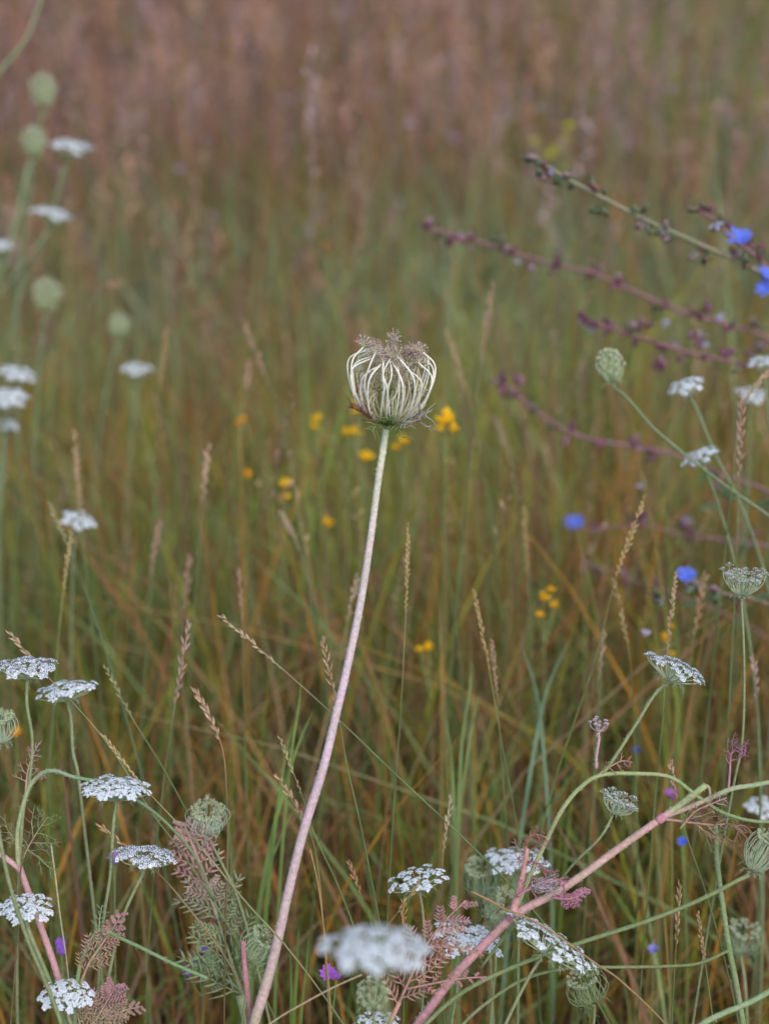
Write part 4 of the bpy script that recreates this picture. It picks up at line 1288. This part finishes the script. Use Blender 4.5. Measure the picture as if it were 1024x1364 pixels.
# ------------------------------------------------------------------ chicory
def chicory_flower(root, p, axis, R, name='flower'):
    off = root.location
    x, y, z = frame(axis)
    m = MB()
    m.seed(p - z * R * 0.55, z, R * 0.6, R * 0.35, (0.16, 0.20, 0.10), 7)
    fl = m.obj(name, M_LEAF, root, off)
    for k in range(15):
        a = k * 6.283 / 15 + U(-0.1, 0.1)
        d = x * math.cos(a) + y * math.sin(a)
        L = R * U(0.85, 1.1)
        lift = U(0.15, 0.5)
        sv = z.cross(d) * R * 0.13
        m = MB()
        c = jit((0.16, 0.24, 0.86), 0.1)
        m.v += [p - sv * 0.3, p + sv * 0.3, p + d * L * 0.55 - sv * 0.9 + z * L * lift * 0.6, p + d * L * 0.55 + sv * 0.9 + z * L * lift * 0.6, p + d * L - sv + z * L * lift, p + d * L * 1.04 + z * L * lift, p + d * L + sv + z * L * lift]
        m.c += [c] * 7
        m.f += [(0, 1, 3, 2), (2, 3, 6, 5, 4)]
        m.obj('petal', M_BRIGHT, fl, off)


def bud_cluster(root, p, d, s, cols):
    m = MB()
    for k in range(random.choice((3, 3, 4, 5))):
        o = (d * U(0.2, 0.9) + rv(0.55)).normalized()
        q = p + rv(s * 0.18)
        c = jit(random.choice(cols), 0.15)
        m.seed(q, o, s * U(0.8, 1.25), s * U(0.36, 0.5), c, 6)
        for j in range(4):
            x, y, z = frame(o)
            a = U(0, 6.28)
            sd_ = x * math.cos(a) + y * math.sin(a)
            m.petal(q + sd_ * s * 0.1, (o + sd_ * 0.5).normalized(), sd_, s * U(0.5, 0.8), s * 0.22, jit(c, 0.2))
    m.obj('bud', M_LEAF, root, root.location)


GROUP_H = 'chicory branches'
GREENB = [(0.13, 0.17, 0.08), (0.24, 0.13, 0.11), (0.16, 0.20, 0.12), (0.30, 0.22, 0.22)]
PURPB = [(0.27, 0.11, 0.16), (0.31, 0.13, 0.19), (0.21, 0.11, 0.12), (0.40, 0.26, 0.30), (0.20, 0.18, 0.11)]


def chicory(label, path, D, r0, r1, c0, c1, buds, bs_, cols, flowers=(), faded=(), leaves=()):
    pts = [P(*(q if len(q) == 3 else (q[0], q[1], D))) for q in path]
    full = drop(pts, bend=0.35)
    root = thing('chicory', label, 'chicory', ground_point(full[-1]), GROUP_H)
    stem(root, full, px(r0, D) * 0.56, px(r1, D) * 0.56, lerp(c0, (0.27, 0.22, 0.16), 0.3), lerp(c1, (0.27, 0.22, 0.16), 0.3), 0, 7)
    for q in buds:
        p = P(q[0], q[1], D)
        bud_cluster(root, p, (UP * U(-0.2, 0.8) - RIGHT * 0.5).normalized(), px(bs_ * 1.15, D), cols)
    for lx, ly, ang, ll in leaves:
        a_ = math.radians(ang)
        d_ = (RIGHT * math.cos(a_) + UP * math.sin(a_) - FWD * 0.3).normalized()
        m = MB()
        q_ = P(lx, ly, D)
        for f_ in (0.0, 0.25, 0.5):
            m.petal(q_ + d_ * px(ll, D) * f_, d_, -FWD + rv(0.3), px(ll, D) * (0.9 - f_ * 0.6), px(ll * (0.34 - 0.2 * f_), D), jit((0.10, 0.15, 0.07), 0.15), -0.15)
        m.obj('leaf', M_LEAF, root, root.location)
    for fx, fy, fw, roll, lean in flowers:
        chicory_flower(root, P(fx, fy, D - 0.01), tilt_axis(roll, lean), px(fw, D) / 2)
    for fx, fy, s_ in faded:
        m = MB()
        p = P(fx, fy, D - 0.005)
        for k in range(9):
            m.petal(p, (UP * -0.6 + rv(0.5)).normalized(), rv(), px(s_, D), px(s_ * 0.35, D), jit((0.55, 0.52, 0.68), 0.12))
        m.obj('withered_flower', M_BRIGHT, root, root.location)


chicory('grey green chicory branch with knotted buds and two blue flowers', [(708, 206), (735, 226), (770, 246), (850, 288), (905, 313), (960, 338), (1000, 356), (1040, 385), (1100, 450)], 1.24, 5, 9, (0.26, 0.26, 0.17), (0.30, 0.34, 0.22),
        [(714, 210), (725, 224), (735, 236), (752, 246), (765, 238), (795, 252), (808, 283), (850, 284), (857, 296), (886, 306), (893, 318), (936, 335), (943, 342), (985, 344), (995, 350)], 17, GREENB,
        [(985, 318, 34, -6, 25), (1019, 366, 28, 20, 20), (1020, 384, 26, -30, 40)], [(733, 222, 12)])
chicory('longest dull purple chicory branch reaching in above the dried seed head', [(563, 303), (620, 316), (680, 336), (740, 352), (790, 364), (840, 386), (900, 412), (960, 430), (1030, 455), (1110, 540)], 1.48, 4, 8, (0.26, 0.11, 0.15), (0.30, 0.13, 0.16),
        [(568, 303), (598, 310), (625, 318), (630, 328), (668, 322), (672, 334), (708, 344), (742, 354), (745, 346), (795, 360), (830, 380), (885, 404), (930, 422), (945, 415), (975, 440), (1000, 436), (1015, 455)], 15, PURPB, (), [(890, 425, 12), (958, 418, 10), (690, 345, 8)])
chicory('purple chicory branch with faded petals just above the long stemmed bud', [(778, 425), (820, 440), (870, 455), (920, 470), (965, 480), (1030, 500), (1110, 590)], 1.38, 4, 7, (0.28, 0.11, 0.15), (0.30, 0.13, 0.17),
        [(780, 424), (790, 436), (815, 432), (845, 446), (852, 438), (880, 462), (905, 470), (930, 452), (945, 468), (975, 472), (990, 486), (1010, 470), (880, 490)], 15, PURPB, (), [(786, 434, 11), (940, 455, 9)])
chicory('low purple chicory branch stretching from below the dried seed head', [(668, 508), (705, 540), (745, 568), (790, 586), (840, 594), (900, 606), (960, 632), (1030, 660), (1110, 740)], 1.45, 4, 7, (0.26, 0.11, 0.16), (0.30, 0.13, 0.17),
        [(670, 510), (690, 515), (684, 528), (712, 548), (745, 566), (758, 578), (806, 590), (850, 590), (870, 604), (930, 615), (960, 640)], 15, PURPB, (), [(855, 645, 10)], [(925, 640, 20, 34), (950, 655, -15, 36), (985, 660, 160, 34), (960, 668, 200, 30), (1000, 675, 10, 34)])
chicory('faint purple chicory branch tipped by a single blue flower', [(765, 706), (800, 704), (850, 700), (910, 712), (970, 720), (1040, 735), (1120, 800)], 1.55, 3, 6, (0.28, 0.13, 0.17), (0.30, 0.14, 0.18),
        [(800, 704), (845, 698), (860, 692), (915, 704), (925, 716), (975, 722), (1000, 718)], 14, PURPB, [(766, 697, 26, -10, 25)], [(915, 690, 10)])
chicory('short purple chicory sprig behind the first blue flower', [(925, 278), (950, 292), (975, 318), (1005, 340), (1060, 400)], 1.25, 4, 6, (0.28, 0.12, 0.18), (0.30, 0.14, 0.18), [(926, 280), (940, 282), (960, 300), (1000, 325), (1015, 330)], 15, PURPB, (), [(952, 296, 13)])
chicory('dark lower chicory sprig with a blue flower near the tilted umbel', [(905, 770), (930, 778), (960, 790), (1010, 800), (1070, 830)], 1.22, 4, 6, (0.20, 0.16, 0.13), (0.24, 0.16, 0.14), [(925, 778), (935, 785), (880, 800), (955, 790), (990, 796)], 16, GREENB, [(914, 768, 27, -4, 25)], [(880, 798, 10), (860, 838, 10)], [(925, 780, 30, 24), (935, 790, -30, 30), (930, 800, 200, 26), (890, 806, 170, 26), (985, 745, 80, 24), (1000, 800, 20, 30)])
chicory('dull purple chicory sprig among the grass above the leaning ochre spike', [(770, 745), (810, 760), (860, 778), (920, 800), (990, 830), (1060, 880)], 1.6, 3, 5, (0.30, 0.16, 0.18), (0.30, 0.15, 0.18), [(790, 752), (830, 770), (870, 780)], 13, PURPB)


# ------------------------------------------------------------------ small flowers among the grass
def small_flower(label, blooms, D, c, size, cat, name, group, c2=None, style='pea'):
    base = drop([P(blooms[0][0], blooms[0][1], D), P(blooms[0][0], blooms[0][1] + 6, D), P(blooms[0][0] + U(-4, 4), blooms[0][1] + 60, D)])
    root = thing(name, label, cat, ground_point(base[-1]), group)
    stem(root, base, px(0.9, D), px(1.2, D), (0.22, 0.25, 0.10), (0.24, 0.2, 0.10), 0, 5)
    for i, (bx, by, s_) in enumerate(blooms):
        p = P(bx, by, D - U(0, 0.008))
        if i:
            j = base[2]
            stem(root, [p, p.lerp(j, 0.5) + Vector((0, 0, -0.004)), j], px(1.0, D), px(1.2, D), (0.25, 0.28, 0.1), (0.22, 0.26, 0.1), 0, 4)
        R = px(s_, D) * 0.53
        m = MB()
        ax = (Vector((U(-0.4, 0.4), U(-0.7, -0.1), 1))).normalized()
        x, y, z = frame(ax)
        if style == 'pea':
            for k in range(4):
                a = k * 6.283 / 4 + U(-0.4, 0.4)
                d = x * math.cos(a) + y * math.sin(a)
                f = -FWD if k % 2 else z
                m.petal(p, (d + z * U(0, 0.8)).normalized(), f, R * U(0.95, 1.25), R * U(0.8, 1.1), jit(c, 0.1), 0.3, c2)
                m.seed(p, (d * 0.6 + z * U(0.2, 0.9) - FWD * 0.3).normalized(), R * U(0.9, 1.2), R * 0.62, jit(c, 0.1), 6, c2)
        else:
            for k in range(9):
                a = k * 6.283 / 9
                d = x * math.cos(a) + y * math.sin(a)
                m.petal(p, (d + z * U(0.1, 0.6)).normalized(), z, R * U(0.9, 1.2), R * 0.6, jit(c, 0.12), 0.2, c2)
            m.seed(p - z * R * 0.6, z, R * 0.8, R * 0.5, (0.2, 0.16, 0.12), 6)
        m.obj('bloom', M_BRIGHT, root, root.location)


YEL, ORA = (0.86, 0.52, 0.012), (0.78, 0.36, 0.012)
GY, GV = 'small yellow flowers', 'small violet flowers'


def yellow(label, blooms, D, c=YEL):
    small_flower(label, blooms, D, c, 0, 'yellow flower', 'yellow_flower', GY, lerp(c, ORA, 0.6))


yellow('brightest yellow flower close beside the dried seed head', [(594, 560, 30), (604, 572, 18), (588, 570, 16)], 1.32)
yellow('yellow flower seen through the rusty bracts of the dried seed head', [(478, 540, 20), (474, 550, 14)], 1.45)
yellow('wide yellow flower left of the mauve stem top', [(462, 577, 16), (474, 577, 18)], 1.50)
yellow('round yellow flower under the wide one', [(487, 612, 24), (482, 608, 14)], 1.48)
yellow('small yellow flower on the other side of the mauve stem top', [(537, 589, 18), (526, 596, 14)], 1.50)
yellow('pale yellow flower beyond the wide yellow one', [(423, 560, 18), (418, 570, 14)], 1.60)
yellow('small orange flower below the far blurred spike', [(321, 563, 17)], 1.60, ORA)
yellow('dull orange flower level with the round bright pair', [(332, 632, 16)], 1.55, ORA)
yellow('yellow bloom with a duller orange bloom beneath it', [(383, 646, 22), (381, 664, 15)], 1.50)
yellow('little yellow flower between mauve stem and leaning tan spike', [(437, 697, 15)], 1.55)
yellow('lone yellow flower low in the grass right of the mauve stem', [(571, 863, 16), (560, 866, 12)], 1.35)
yellow('cluster of four yellow blooms in the grass', [(724, 797, 16), (735, 787, 14), (738, 807, 14), (719, 821, 15)], 1.32, lerp(YEL, ORA, 0.4))
yellow('yellow flower behind the wavy tan spike', [(884, 850, 18), (893, 873, 14), (893, 836, 11)], 1.30, lerp(YEL, ORA, 0.4))
yellow('orange speck of a flower at the left edge by the green nest', [(22, 978, 18)], 1.25, ORA)
yellow('yellow green flower spray far up behind the chicory tip', [(758, 170, 16), (752, 185, 14), (740, 200, 16), (732, 208, 14), (712, 190, 12)], 2.3, (0.52, 0.50, 0.05))


def violet(label, blooms, D, c=(0.36, 0.16, 0.62)):
    small_flower(label, blooms, D, c, 0, 'violet flower', 'violet_flower', GV, style='ray')


violet('bright violet flower beside the large blurred umbel', [(438, 1298, 24), (448, 1303, 14)], 1.0, (0.48, 0.16, 0.66))
violet('violet flower hanging behind the dark speckled umbel', [(154, 1142, 20), (151, 1150, 14)], 1.05, (0.40, 0.24, 0.58))
violet('violet flower between thick pink stem and arching green stem', [(80, 1258, 18), (82, 1270, 13)], 1.08)
violet('violet flower under the large feathery leaf', [(273, 1268, 16), (250, 1296, 14), (262, 1280, 11)], 1.05)
violet('magenta flower behind the broken pink stem end', [(893, 1060, 22)], 1.12, (0.34, 0.12, 0.36))
small_flower('deep blue flower under the broken pink stem', [(908, 1122, 15)], 1.15, (0.10, 0.16, 0.70), 0, 'blue flower', 'blue_flower', 'small blue flowers', style='ray')
small_flower('tiny dark blue flower beyond the curving thin green stem', [(847, 1000, 12)], 1.3, (0.10, 0.13, 0.45), 0, 'blue flower', 'blue_flower', 'small blue flowers', style='ray')
small_flower('pale violet blue flower low by the braided spike', [(870, 1266, 17)], 1.15, (0.30, 0.28, 0.66), 0, 'blue flower', 'blue_flower', 'small blue flowers', style='ray')
small_flower('rust red withered flower far off above the dried seed head', [(434, 330, 14), (445, 326, 10)], 2.2, (0.42, 0.12, 0.05), 0, 'red flower', 'red_flower', None, style='ray')
